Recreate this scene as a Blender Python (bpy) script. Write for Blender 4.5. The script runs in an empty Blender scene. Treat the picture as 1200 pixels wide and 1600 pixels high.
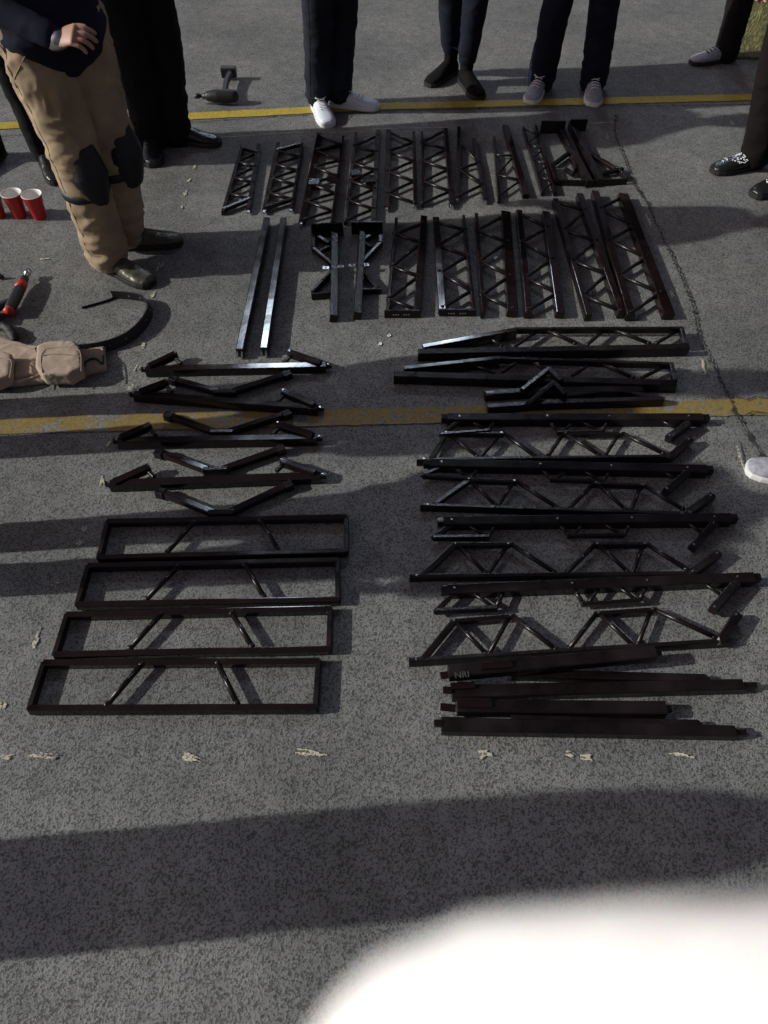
import bpy, bmesh, math, random
from mathutils import Vector, Matrix, noise
random.seed(7)
R = math.radians
scene = bpy.context.scene
COL = scene.collection

# ------------------------------------------------------------------ camera
H = 2.0; TH = R(51.6); F = 1180.0
cd = bpy.data.cameras.new('camera'); cam = bpy.data.objects.new('camera', cd); COL.objects.link(cam)
cam.location = (0, 0, H); cam.rotation_euler = (R(90) - TH, 0, 0)
cd.sensor_fit = 'VERTICAL'; cd.sensor_height = 36; cd.sensor_width = 27
cd.lens = F / 1600 * 36
cd.clip_start = 0.004; cd.clip_end = 500
cd.dof.use_dof = True; cd.dof.focus_distance = 2.7; cd.dof.aperture_fstop = 11.0
scene.camera = cam
scene.render.resolution_x = 768; scene.render.resolution_y = 1024

# ------------------------------------------------------------------ light
SUN_EL = R(27); SUN_K = 0.09            # shadows run to the right and a little away
w = bpy.data.worlds.new('World'); scene.world = w; w.use_nodes = True
nt = w.node_tree; nt.nodes.clear()
out = nt.nodes.new('ShaderNodeOutputWorld'); bg = nt.nodes.new('ShaderNodeBackground')
sky = nt.nodes.new('ShaderNodeTexSky'); sky.sky_type = 'NISHITA'; sky.sun_disc = False
sdir = Vector((-1, -SUN_K, 0)).normalized()
sky.sun_elevation = SUN_EL; sky.sun_rotation = math.atan2(sdir.x, sdir.y)
sky.air_density = 0.6; sky.dust_density = 4.0; sky.ozone_density = 0.6
hs = nt.nodes.new('ShaderNodeHueSaturation'); hs.inputs['Saturation'].default_value = 0.45
tn = nt.nodes.new('ShaderNodeMix'); tn.data_type = 'RGBA'; tn.blend_type = 'MULTIPLY'; tn.inputs[0].default_value = 1.0; tn.inputs[7].default_value = (1.06, .94, 1.02, 1)
nt.links.new(sky.outputs[0], hs.inputs['Color']); nt.links.new(hs.outputs[0], tn.inputs[6]); nt.links.new(tn.outputs[2], bg.inputs[0])
bg.inputs[1].default_value = 0.041
# two cool bright patches added to the sky for lamp glints on the steel
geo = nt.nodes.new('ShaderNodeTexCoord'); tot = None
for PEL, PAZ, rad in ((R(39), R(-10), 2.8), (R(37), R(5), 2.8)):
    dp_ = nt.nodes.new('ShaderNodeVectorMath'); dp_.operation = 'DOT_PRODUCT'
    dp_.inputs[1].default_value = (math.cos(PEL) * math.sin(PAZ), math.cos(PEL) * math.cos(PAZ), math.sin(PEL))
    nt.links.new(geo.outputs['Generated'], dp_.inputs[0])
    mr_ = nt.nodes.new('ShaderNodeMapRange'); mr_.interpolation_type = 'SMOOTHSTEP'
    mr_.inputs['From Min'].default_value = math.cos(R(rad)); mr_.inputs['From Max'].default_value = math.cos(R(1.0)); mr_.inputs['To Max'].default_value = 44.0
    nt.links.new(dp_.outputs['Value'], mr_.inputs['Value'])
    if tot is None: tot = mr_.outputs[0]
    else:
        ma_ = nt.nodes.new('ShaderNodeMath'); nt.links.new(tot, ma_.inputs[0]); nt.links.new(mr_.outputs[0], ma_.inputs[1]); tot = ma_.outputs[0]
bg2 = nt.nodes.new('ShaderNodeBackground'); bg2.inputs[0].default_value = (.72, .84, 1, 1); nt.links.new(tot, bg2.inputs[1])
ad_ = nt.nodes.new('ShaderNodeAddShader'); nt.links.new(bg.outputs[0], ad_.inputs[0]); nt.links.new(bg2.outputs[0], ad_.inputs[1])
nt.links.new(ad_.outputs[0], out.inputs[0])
sd = bpy.data.lights.new('sun', 'SUN'); sun = bpy.data.objects.new('sun', sd); COL.objects.link(sun)
sd.energy = 3.0; sd.angle = R(0.6); sd.color = (0.99, 1.0, 0.93)
tosun = Vector((sdir.x * math.cos(SUN_EL), sdir.y * math.cos(SUN_EL), math.sin(SUN_EL)))
sun.rotation_euler = tosun.to_track_quat('Z', 'Y').to_euler()
scene.view_settings.view_transform = 'Standard'; scene.view_settings.look = 'None'
scene.view_settings.exposure = 0.24; scene.view_settings.gamma = 1.0

# ------------------------------------------------------------------ helpers
def P(px, py, z=0.0):
    "point of the plane at height z that the photograph shows at (px, py)"
    u = (px - 600) / F; v = (py - 800) / F
    down = math.sin(TH) + v * math.cos(TH); fwd = math.cos(TH) - v * math.sin(TH)
    t = (H - z) / down
    return Vector((u * t, fwd * t, z))
def PY(px, py, Y):
    "point in the upright plane at distance Y"
    u = (px - 600) / F; v = (py - 800) / F
    down = math.sin(TH) + v * math.cos(TH); fwd = math.cos(TH) - v * math.sin(TH)
    t = Y / fwd
    return Vector((u * t, Y, H - down * t))

def node_mat(name, base, rough=0.5, metal=0.0, var=0.0, scale=30, bump=0.0, bscale=80, spec=0.5, coat=0.0, sss=0.0, sheen=0.0, rvar=0.0):
    m = bpy.data.materials.new(name); m.use_nodes = True
    n = m.node_tree.nodes; l = m.node_tree.links; b = n['Principled BSDF']
    b.inputs['Base Color'].default_value = (*base, 1); b.inputs['Roughness'].default_value = rough
    b.inputs['Metallic'].default_value = metal; b.inputs['Specular IOR Level'].default_value = spec
    b.inputs['Coat Weight'].default_value = coat; b.inputs['Coat Roughness'].default_value = 0.12
    if sheen: b.inputs['Sheen Weight'].default_value = sheen
    if sss:
        b.inputs['Subsurface Weight'].default_value = sss; b.inputs['Subsurface Radius'].default_value = (1, .25, .12)
        b.inputs['Subsurface Scale'].default_value = 0.004
    tc = n.new('ShaderNodeTexCoord')
    if var or rvar:
        t = n.new('ShaderNodeTexNoise'); t.inputs['Scale'].default_value = scale; t.inputs['Detail'].default_value = 6
        l.new(tc.outputs['Object'], t.inputs['Vector'])
        if var:
            cr = n.new('ShaderNodeValToRGB'); cr.color_ramp.elements[0].position = 0.3; cr.color_ramp.elements[1].position = 0.7
            cr.color_ramp.elements[0].color = (*[c * (1 - var) for c in base], 1)
            cr.color_ramp.elements[1].color = (*[min(1, c * (1 + var)) for c in base], 1)
            l.new(t.outputs['Fac'], cr.inputs['Fac']); l.new(cr.outputs['Color'], b.inputs['Base Color'])
        if rvar:
            mr = n.new('ShaderNodeMapRange'); mr.inputs['To Min'].default_value = max(0, rough - rvar); mr.inputs['To Max'].default_value = min(1, rough + rvar)
            mr.inputs['From Min'].default_value = 0.3; mr.inputs['From Max'].default_value = 0.7
            l.new(t.outputs['Fac'], mr.inputs['Value']); l.new(mr.outputs[0], b.inputs['Roughness'])
    if bump:
        t2 = n.new('ShaderNodeTexNoise'); t2.inputs['Scale'].default_value = bscale; t2.inputs['Detail'].default_value = 4
        l.new(tc.outputs['Object'], t2.inputs['Vector'])
        bp = n.new('ShaderNodeBump'); bp.inputs['Strength'].default_value = bump; bp.inputs['Distance'].default_value = 0.004
        l.new(t2.outputs['Fac'], bp.inputs['Height']); l.new(bp.outputs[0], b.inputs['Normal'])
    return m

def asphalt_nodes(m, tint=1.0):
    "adds the asphalt aggregate pattern; returns colour socket, height socket"
    n = m.node_tree.nodes; l = m.node_tree.links
    g = n.new('ShaderNodeNewGeometry')
    def tex(kind, sc, det=3, **k):
        t = n.new(kind); t.inputs['Scale'].default_value = sc
        if 'Detail' in t.inputs: t.inputs['Detail'].default_value = det
        l.new(g.outputs['Position'], t.inputs['Vector']); return t
    def ramp(sock, stops):
        c = n.new('ShaderNodeValToRGB'); e = c.color_ramp.elements
        e[0].position = stops[0][0]; e[0].color = (*stops[0][1], 1); e[1].position = stops[-1][0]; e[1].color = (*stops[-1][1], 1)
        for p, col in stops[1:-1]: e.new(p).color = (*col, 1)
        l.new(sock, c.inputs['Fac']); return c.outputs['Color']
    def mix(a, b, f, mode='MIX'):
        x = n.new('ShaderNodeMix'); x.data_type = 'RGBA'; x.blend_type = mode
        l.new(a, x.inputs[6]); l.new(b, x.inputs[7])
        if isinstance(f, float): x.inputs[0].default_value = f
        else: l.new(f, x.inputs[0])
        return x.outputs[2]
    fine = tex('ShaderNodeTexNoise', 170, 5)
    vor = tex('ShaderNodeTexVoronoi', 210); vor2 = tex('ShaderNodeTexVoronoi', 70)
    big = tex('ShaderNodeTexNoise', 1.6, 6); mid = tex('ShaderNodeTexNoise', 14, 5)
    k = tint
    base = ramp(fine.outputs['Fac'], [(0.25, (.0625*k, .0625*k, .061*k)), (0.5, (.067*k, .067*k, .0655*k)), (0.75, (.072*k, .0715*k, .070*k))])
    stones = ramp(vor.outputs['Color'], [(0.15, (.93,)*3), (0.45, (1.0,)*3), (0.70, (1.12,)*3), (0.80, (1.6,)*3), (.92, (3.0,)*3)])
    c = mix(base, stones, 1.0, 'MULTIPLY')
    bl = ramp(big.outputs['Fac'], [(0.3, (.78, .79, .8)), (0.5, (1, 1, 1)), (0.7, (1.2, 1.19, 1.15))])
    c = mix(c, bl, 1.0, 'MULTIPLY')
    st = ramp(tex('ShaderNodeTexNoise', .55, 3).outputs['Fac'], [(0.36, (.86, .85, .84)), (0.46, (1, 1, 1)), (0.7, (1.08,)*3)])
    c = mix(c, st, 1.0, 'MULTIPLY')
    ml = ramp(mid.outputs['Fac'], [(0.3, (.84,)*3), (0.7, (1.16,)*3)])
    c = mix(c, ml, 1.0, 'MULTIPLY')
    pits = ramp(vor2.outputs['Distance'], [(0.0, (.25,)*3), (0.16, (.5,)*3), (0.3, (1,)*3)])
    pm = ramp(vor2.outputs['Color'], [(0.68, (0, 0, 0)), (0.74, (1, 1, 1))])
    x = n.new('ShaderNodeMix'); x.data_type = 'RGBA'; x.blend_type = 'MULTIPLY'
    l.new(pm, x.inputs[0]); l.new(c, x.inputs[6]); l.new(pits, x.inputs[7]); c = x.outputs[2]
    add = n.new('ShaderNodeMath'); add.operation = 'ADD'; l.new(fine.outputs['Fac'], add.inputs[0])
    mm = n.new('ShaderNodeMath'); mm.operation = 'MULTIPLY'; mm.inputs[1].default_value = 0.8; l.new(vor.outputs['Distance'], mm.inputs[0]); l.new(mm.outputs[0], add.inputs[1])
    return c, add.outputs[0], tex, ramp, mix

def asphalt_mat(name, tint=1.0, bump=0.6):
    m = bpy.data.materials.new(name); m.use_nodes = True
    b = m.node_tree.nodes['Principled BSDF']; l = m.node_tree.links
    c, h, *_ = asphalt_nodes(m, tint)
    l.new(c, b.inputs['Base Color']); b.inputs['Roughness'].default_value = 0.82; b.inputs['Specular IOR Level'].default_value = 0.3
    bp = m.node_tree.nodes.new('ShaderNodeBump'); bp.inputs['Strength'].default_value = bump; bp.inputs['Distance'].default_value = 0.0022
    l.new(h, bp.inputs['Height']); l.new(bp.outputs[0], b.inputs['Normal'])
    return m

def paint_mat(name, col, wear=0.5, bump=0.6, sc=45):
    "road paint worn through to the asphalt"
    m = bpy.data.materials.new(name); m.use_nodes = True
    b = m.node_tree.nodes['Principled BSDF']; l = m.node_tree.links; n = m.node_tree.nodes
    c, h, tex, ramp, mix = asphalt_nodes(m)
    w1 = tex('ShaderNodeTexNoise', sc, 8); w2 = tex('ShaderNodeTexNoise', 5, 4)
    a = n.new('ShaderNodeMath'); a.operation = 'MULTIPLY_ADD'; l.new(w2.outputs['Fac'], a.inputs[0]); a.inputs[1].default_value = 0.8; l.new(w1.outputs['Fac'], a.inputs[2])
    mask = ramp(a.outputs[0], [(wear + 0.36, (1, 1, 1)), (wear + 0.42, (0, 0, 0))])
    dirt = ramp(tex('ShaderNodeTexNoise', 90, 6).outputs['Fac'], [(0.3, tuple(q * .62 for q in col)), (0.65, col)])
    cc = mix(c, dirt, mask)
    l.new(cc, b.inputs['Base Color']); b.inputs['Roughness'].default_value = 0.7
    bp = n.new('ShaderNodeBump'); bp.inputs['Strength'].default_value = bump; bp.inputs['Distance'].default_value = 0.0008
    l.new(h, bp.inputs['Height']); l.new(bp.outputs[0], b.inputs['Normal'])
    return m

M = {}
M['asphalt'] = asphalt_mat('asphalt')
M['tar'] = node_mat('crack_tar', (.026, .025, .024), .9, var=.4, bump=.5)
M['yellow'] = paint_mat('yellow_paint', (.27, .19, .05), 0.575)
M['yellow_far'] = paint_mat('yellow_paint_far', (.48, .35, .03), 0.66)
M['chalk'] = paint_mat('chalk', (.62, .57, .42), .58, sc=150)
M['chalk'].node_tree.nodes['Principled BSDF'].inputs['Roughness'].default_value = .95
M['steel'] = node_mat('black_painted_steel', (.0080, .0050, .0051), .30, var=.7, scale=9, bump=.25, bscale=60, spec=.33, rvar=.08)
M['steel2'] = node_mat('black_enamel_steel', (.0105, .0056, .0058), .12, var=.35, scale=14, bump=.07, bscale=20, spec=.40, rvar=.04)
M['bare'] = node_mat('bare_steel', (.55, .56, .58), .3, metal=1.0, var=.15, scale=90, bump=.1)
M['skin'] = node_mat('skin', (.42, .24, .17), .55, var=.12, scale=30, bump=.15, bscale=300, sss=.1)
M['palm'] = node_mat('fingertip_skin', (.97, .89, .86), .5, var=.03, scale=60, bump=.1, bscale=900, sss=.5)
M['palm'].node_tree.nodes['Principled BSDF'].inputs['Subsurface Scale'].default_value = .006
M['grass'] = node_mat('grass_blade', (.22, .21, .06), .8, var=.4, scale=3)
M['soil'] = node_mat('soil', (.11, .10, .045), .95, var=.4, scale=20, bump=.8)

def finish(o):
    COL.objects.link(o); return o
def tag(o, label=None, cat=None, group=None, kind=None):
    if label: o['label'] = label
    if cat: o['category'] = cat
    if group: o['group'] = group
    if kind: o['kind'] = kind
    return o
def root(name, loc, label, cat, group=None):
    o = bpy.data.objects.new(name, None); o.location = loc; o.empty_display_size = .05; finish(o)
    bpy.context.view_layer.update()
    return tag(o, label, cat, group)
def worldloc(o):
    v = Vector((0, 0, 0))
    while o is not None: v = v + o.location; o = o.parent
    return v
def mesh_obj(name, bm, mat, parent=None, smooth=False, origin=None, label=None):
    "bm is in world coordinates; the object is placed at origin (or the parent)"
    base = worldloc(parent) if parent else Vector((0, 0, 0))
    org = Vector(origin) if origin is not None else (base if parent else Vector((0, 0, 0)))
    bm.transform(Matrix.Translation(-org))
    bmesh.ops.recalc_face_normals(bm, faces=bm.faces)
    me = bpy.data.meshes.new(name); bm.to_mesh(me); bm.free()
    if smooth:
        for p in me.polygons: p.use_smooth = True
    for mm in (mat if isinstance(mat, (list, tuple)) else [mat]): me.materials.append(mm)
    o = bpy.data.objects.new(name, me); finish(o)
    if parent: o.parent = parent
    o.location = org - base
    if label: o['label'] = label
    return o

def loft(bm, rings, cap=True):
    vs = [[bm.verts.new(p) for p in r] for r in rings]
    n = len(vs[0])
    for a, b in zip(vs, vs[1:]):
        for i in range(n): bm.faces.new((a[i], a[(i + 1) % n], b[(i + 1) % n], b[i]))
    if cap: bm.faces.new(list(reversed(vs[0]))); bm.faces.new(vs[-1])
def frame(d, up=Vector((0, 0, 1))):
    d = d.normalized(); s = d.cross(up)
    if s.length < 1e-4: s = d.cross(Vector((0, 1, 0)))
    s.normalize(); return s, s.cross(d).normalized()
def bar(bm, p, q, w, h, ch=0.003, ends=0.0, roll=None):
    "rectangular tube with rounded corners from p to q (centre line)"
    p = Vector(p); q = Vector(q); d = (q - p).normalized(); s, u = frame(d)
    if roll is None: roll = random.choice((-1, 1)) * random.uniform(4.0, 6.5)
    rl = R(roll); s, u = s * math.cos(rl) + u * math.sin(rl), u * math.cos(rl) - s * math.sin(rl)
    p = p - d * ends; q = q + d * ends
    a, b = w / 2, h / 2; c = min(ch, a * .6, b * .6); prof = []
    for cx, cy, a0 in ((a - c, -b + c, -90), (a - c, b - c, 0), (-a + c, b - c, 90), (-a + c, -b + c, 180)):
        for k in range(4): t = R(a0 + 30 * k); prof.append((cx + c * math.cos(t), cy + c * math.sin(t)))
    L = (q - p).length; n = max(1, int(L / .10)); rings = []
    for i in range(n + 1):
        o = p.lerp(q, i / n)
        # slight weld distortion of the tube
        o = o + u * .0008 * noise.noise(o * 9) + s * .0008 * noise.noise(o * 9 + Vector((5, 5, 5)))
        rings.append([o + s * x + u * y for x, y in prof])
    loft(bm, rings)
def rod(bm, p, q, r, n=12, r2=None):
    p = Vector(p); q = Vector(q); s, u = frame(q - p); r2 = r if r2 is None else r2
    loft(bm, [[o + (s * math.cos(2 * math.pi * i / n) + u * math.sin(2 * math.pi * i / n)) * rr for i in range(n)] for o, rr in ((p, r), (q, r2))])
def blob(bm, c, r, sc=(1, 1, 1), sub=2):
    g = bmesh.ops.create_icosphere(bm, subdivisions=sub, radius=r)
    for v in g['verts']: v.co = Vector((v.co.x * sc[0], v.co.y * sc[1], v.co.z * sc[2])) + Vector(c)
def weld(bm, c, r=.007):
    g = bmesh.ops.create_icosphere(bm, subdivisions=2, radius=r)
    for v in g['verts']:
        k = 1 + .35 * noise.noise(v.co * 400 + Vector(c) * 31)
        v.co = Vector((v.co.x * k, v.co.y * k, v.co.z * k * .9)) + Vector(c)
def plate(bm, pts, z0, z1):
    lo = [bm.verts.new((p.x, p.y, z0)) for p in pts]; hi = [bm.verts.new((p.x, p.y, z1)) for p in pts]
    n = len(pts); bm.faces.new(list(reversed(lo))); bm.faces.new(hi)
    for i in range(n): bm.faces.new((lo[i], lo[(i + 1) % n], hi[(i + 1) % n], hi[i]))
def NB(): return bmesh.new()

# ------------------------------------------------------------------ ground
bm = NB(); bmesh.ops.create_grid(bm, x_segments=8, y_segments=8, size=150)
tag(mesh_obj('parking_lot', bm, M['asphalt']), kind='structure')

def strip(name, pts, wd, mat, z, jit=0.0, seg=.05, label=None, cat=None, group=None, kind=None):
    "a painted or cracked band laid along points"
    bm = NB(); prev = None; pts = [Vector(p) for p in pts]
    path = []
    for a, b in zip(pts, pts[1:]):
        n = max(1, int((b - a).length / seg))
        for i in range(n): path.append(a.lerp(b, i / n))
    path.append(pts[-1])
    for i, p in enumerate(path):
        d = (path[min(i + 1, len(path) - 1)] - path[max(i - 1, 0)]).normalized(); s = Vector((d.y, -d.x, 0))
        fq = 70 if name == 'crack' else 23; wl = wd / 2 + jit * noise.noise(p * fq + Vector((3, 1, 0))); wr = wd / 2 + jit * noise.noise(p * fq + Vector((31, 7, 2)))
        a = bm.verts.new((p + s * max(.0005, wl)).xy.to_3d() + Vector((0, 0, z))); b = bm.verts.new((p - s * max(.0005, wr)).xy.to_3d() + Vector((0, 0, z)))
        if prev: bm.faces.new((prev[0], a, b, prev[1]))
        prev = (a, b)
    return tag(mesh_obj(name, bm, mat), label, cat, group, kind)
a = P(0, 666); b = P(1200, 636); d = (b - a)
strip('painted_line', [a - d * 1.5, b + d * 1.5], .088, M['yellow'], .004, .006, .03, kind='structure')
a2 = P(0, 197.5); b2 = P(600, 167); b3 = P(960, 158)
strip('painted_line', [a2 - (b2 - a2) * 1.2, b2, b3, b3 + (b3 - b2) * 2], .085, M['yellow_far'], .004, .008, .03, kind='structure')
# joint in the asphalt just below the far line
strip('crack', [P(x, y) for x, y in ((-60, 217), (150, 204), (300, 192), (430, 183), (560, 176), (700, 172), (860, 168), (1000, 166), (1190, 164))], .004, M['tar'], .0035, .008, .01, kind='structure')
strip('crack', [P(x, y) for x, y in ((962, 182), (960, 210), (975, 250), (990, 290), (1010, 318), (1040, 385), (1062, 430), (1082, 480), (1092, 530), (1118, 580), (1136, 618), (1150, 650), (1170, 685), (1205, 740), (1260, 830))], .007, M['tar'], .0085, .016, .006, kind='structure')
strip('crack', [P(x, y) for x, y in ((1136, 618), (1165, 628), (1180, 622), (1215, 630))], .004, M['tar'], .0105, .006, .012, kind='structure')
strip('crack', [P(x, y) for x, y in ((1155, 655), (1175, 646), (1215, 650))], .004, M['tar'], .0115, .006, .012, kind='structure')

# chalk marks: broken hand drawn dashes
CH = [((160, 760), (165, 738)), ((168, 700), (173, 690)), ((123, 855), (126, 840)), ((130, 832), (134, 820)), ((80, 925), (92, 903)), ((52, 1015), (66, 978)),
      ((0, 1112), (10, 1092)), ((200, 618), (206, 602)), ((212, 582), (219, 565)), ((224, 545), (226, 530)), ((236, 468), (240, 456)), ((246, 425), (253, 410)),
      ((254, 397), (258, 388)), ((282, 328), (284, 320)), ((289, 308), (291, 298)), ((293, 286), (299, 278)), ((303, 265), (307, 257)),
      ((340, 216), (398, 212)), ((405, 211), (500, 207)), ((515, 208), (600, 205)), ((560, 203), (700, 200)), ((58, 406), (80, 404)),
      ((285, 1180), (318, 1192)), ((283, 1183), (314, 1185)), ((463, 1172), (512, 1186)), ((460, 1176), (520, 1180)), ((745, 1178), (785, 1182)), ((745, 1185), (770, 1174)),
      ((880, 1178), (900, 1182)), ((905, 1183), (938, 1186)), ((1045, 1182), (1088, 1184)), ((0, 1185), (22, 1182)), ((45, 1178), (98, 1184)), ((1095, 560), (1102, 590)),
      ((1150, 690), (1160, 740)), ((1010, 335), (1018, 362)), ((918, 194), (958, 193)), ((1047, 455), (1054, 470)), ((948, 210), (952, 222)), ((1140, 190), (1150, 200))]
for i, (p, q) in enumerate(CH):
    a, b = P(*p), P(*q); L = (b - a).length; dd = (b - a) / L; sd0 = Vector((dd.y, -dd.x, 0))
    thin = p[1] < 300 and abs(q[0] - p[0]) > 40
    zz = (.009 if (600 < p[1] < 720) else .0032) + i * .00006
    bm = NB()
    for k in range(1 if thin else 4):
        t0 = 0 if thin else random.uniform(0, .45); t1 = 1 if thin else min(1, t0 + random.uniform(.3, .6)); off_ = 0 if thin else random.uniform(-.007, .007); sl = 0 if thin else random.uniform(-.010, .010)
        n = max(4, int(L * (t1 - t0) / .003)); prev = None; zk = zz + k * .00001
        for j in range(n + 1):
            t = t0 + (t1 - t0) * j / n; c = a + dd * L * t + sd0 * (off_ + sl * (t - t0) + .003 * noise.noise(Vector((t * L * 60, i * 5.1, k * 3.3))))
            hw = max(.0002, (.0022 if not thin else .0022) + .0030 * noise.noise(Vector((t * L * 160, i * 7.7, k * 9.1))))
            v1 = bm.verts.new((c.x + sd0.x * hw, c.y + sd0.y * hw, zk)); v2 = bm.verts.new((c.x - sd0.x * hw, c.y - sd0.y * hw, zk))
            if prev: bm.faces.new((prev[0], v1, v2, prev[1]))
            prev = (v1, v2)
    tag(mesh_obj('chalk_mark', bm, M['chalk']), kind='structure')
# two washers
M['washer'] = node_mat('washer', (.6, .58, .5), .4, metal=.6)
for i, (x, y, lb) in enumerate(((608, 525, 'small pale washer on the asphalt, nearer the corner of the tapered truss'), (594, 538, 'small pale washer on the asphalt, lower and left of its twin'))):
    c = P(x, y); bm = NB(); n = 20; r1, r2 = .0085, .0035
    rings = [[c + Vector((r * math.cos(2*math.pi*k/n), r * math.sin(2*math.pi*k/n), z)) for k in range(n)] for r, z in ((r2, .001), (r1, .001), (r1, .004), (r2, .004), (r2, .001))]
    loft(bm, rings, cap=False)
    tag(mesh_obj('washer', bm, M['washer'], origin=c), lb, 'washer', 'loose washers')

# grass verge top right
gb = NB()
edge = [P(1135, 95), P(1150, 60), P(1165, 20), P(1172, -30)]
poly = [P(1146, 92), P(1152, 55), P(1160, 18), P(1166, -40)]
poly += [poly[-1] + Vector((.4, 1.5, 0)), poly[-1] + Vector((4, 1.5, 0)), Vector((poly[0].x + 4, poly[0].y - .1, 0))]
bm = NB(); plate(bm, poly, -.02, .012)
tag(mesh_obj('verge', bm, M['soil']), kind='structure')
bm = NB()
for i in range(16000):
    x = random.uniform(poly[0].x - .02, poly[0].x + 1.9); y = random.uniform(poly[0].y - .05, poly[0].y + 2.0)
    t = (y - poly[0].y) / (poly[3].y - poly[0].y); xl = poly[0].x + (poly[3].x - poly[0].x) * t
    if x < xl - .02 + .06 * noise.noise(Vector((x * 6, y * 6, 0))): continue
    h = random.uniform(.015, .05); a = random.uniform(0, 6.28); l = random.uniform(.0, .03)
    dx, dy = math.cos(a), math.sin(a); w_ = .0022
    v = [bm.verts.new(q) for q in ((x - dy * w_, y + dx * w_, .01), (x + dy * w_, y - dx * w_, .01), (x + dx * l, y + dy * l, h))]
    bm.faces.new(v)
tag(mesh_obj('grass', bm, M['grass']), 'dry yellow green grass beyond the asphalt in the upper right corner', 'grass', kind='stuff')

# ------------------------------------------------------------------ steel pieces
ST = M['steel']; ST2 = M['steel2']
def centre(*pp): 
    c = Vector((0, 0, 0))
    for p in pp: c += p
    c /= len(pp); c.z = 0; return c
def sub_bar(name, p, q, w_, h_, par, mat=None, **k):
    bm = NB(); bar(bm, p, q, w_, h_, **k); return mesh_obj(name, bm, mat or ST, par, origin=(Vector(p) + Vector(q)) / 2)
def sub_rod(name, p, q, r, par, mat=None):
    bm = NB(); rod(bm, p, q, r); weld(bm, p, r * 1.5); weld(bm, q, r * 1.5)
    return mesh_obj(name, bm, mat or ST, par, smooth=True, origin=(Vector(p) + Vector(q)) / 2)
def tabbit(p, par, dirv, l=.022, w_=.017, h_=.012):
    d = Vector(dirv).normalized()
    return sub_bar('end_lug', p, p + d * l, w_, h_, par, M['bare'])
def lift(p, z): return Vector((p.x, p.y, z))

def ladder(label, L0, L1, R0, R1, n, wl, wr, start=0, h=.024, r=.0075, endplate=None, lugs=(), group='lattice girder pieces laid out on the asphalt', t0=.02, t1=.98, heavy=(), name='lattice_girder', braces=None, gussets=(), hr=None, flat=7, flat2=7):
    hr = hr or h
    l0, l1, r0, r1 = P(*L0, h), P(*L1, h), P(*R0, hr), P(*R1, hr)
    for v in (l0, l1): v.z = h / 2 + .001
    for v in (r0, r1): v.z = hr / 2 + .001
    rt = root(name, centre(l0, l1, r0, r1), label, 'steel truss', group)
    sub_bar('rail', l0, l1, wl, h, rt, ST2, roll=flat); sub_bar('rail', r0, r1, wr, hr, rt, ST2, roll=flat2)
    zb = min(h, hr) * .8
    def node(side, t): q = (l0.lerp(l1, t) if side == 0 else r0.lerp(r1, t)); return lift(q, zb)
    ts = braces or [(t0 + (t1 - t0) * i / n) for i in range(n + 1)]
    for i in range(len(ts) - 1):
        s = (start + i) % 2
        a, b = node(s, ts[i]), node(1 - s, ts[i + 1])
        if i in heavy: sub_bar('brace', a, b, .02, .02, rt)
        else: sub_rod('brace', a, b, r, rt)
    for g in gussets:   # (side, t)
        c = node(g[0], g[1]); dd = (node(1 - g[0], g[1]) - c).normalized()
        sub_bar('gusset', c, c + dd * .05, .05, .03, rt, roll=-9)
    if endplate is not None:
        a, b = (l1, r1) if endplate else (l0, r0)
        dd = (l1 - l0).normalized() * (1 if endplate else -1)
        pl = sub_bar('end_plate', a + dd * .006, b + dd * .006, .012, h * 1.05, rt, ends=.012)
        # bright bolt holes on the end plate
        for t in (.22, .3, .38, .58, .66, .74):
            c = a.lerp(b, t) + dd * .0125
            bm = NB(); rod(bm, c - dd * .001, c + dd * .0012, .0032, 10)
            mesh_obj('bolt', bm, M['bare'], pl, smooth=False, origin=c)
    for (side, end) in lugs:
        a, b = (l0, l1) if side == 0 else (r0, r1)
        if end: tabbit(lift(b, .014), rt, b - a)
        else: tabbit(lift(a, .014), rt, a - b)
    return rt

W = lambda px: px / 330.0
ladder('short lattice girder with thick slanting end braces, leftmost of the far row', (378, 227), (348, 330), (404, 224), (388, 326), 8, .018, .022, 0, heavy=(0, 7), lugs=((1, 1),), t0=.02, t1=.97)
ladder('short lattice girder with a bright silver top brace, second from left in the far row', (435, 222), (413, 326), (472, 222), (455, 324), 9, .024, .014, 1, heavy=(0, 8), lugs=((0, 1), (1, 1)))
ladder('long lattice girder touching the white shoe tip, left of two with mid brackets', (499, 208), (471, 345), (536, 212), (518, 346), 10, .03, .014, 0, heavy=(1,), gussets=((1, .52), (0, .6)), lugs=((0, 1),))
ladder('long lattice girder with mid brackets, right of the one touching the white shoe', (556, 207), (539, 346), (591, 203), (583, 345), 9, .016, .026, 1, gussets=((0, .5), (1, .6)), t0=.06)
ladder('lattice girder with thin even zigzag, fifth from left in the far row', (607, 203), (604, 322), (646, 205), (648, 318), 7, .028, .0155, 0, lugs=((0, 1), (1, 1)))
ladder('lattice girder whose thick rail is on its right, sixth from left in the far row', (659, 205), (661, 318), (696, 200), (706, 318), 7, .013, .026, 1, lugs=((1, 1),))
ladder('far row lattice girder whose left rail is longer, behind the third middle row girder', (717, 198), (715, 308), (741, 216), (758, 310), 4, .022, .02, 0, braces=[.2, .42, .62, .78, .98], lugs=((0, 1), (1, 1)), endplate=None)
ladder('lattice girder with two bright silver braces, eighth from left in the far row', (772, 213), (780, 312), (790, 195), (822, 304), 5, .014, .034, 0, braces=[.3, .46, .62, .8, .93], r=.0058)
ladder('narrow lattice girder with short rungs, ninth from left in the far row', (818, 198), (848, 300), (837, 196), (868, 300), 8, .012, .016, 0, r=.005)
# small plates joining the tops of two of them
for a, b in (((718, 216), (740, 214)), ((772, 211), (790, 213))): pass

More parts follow.
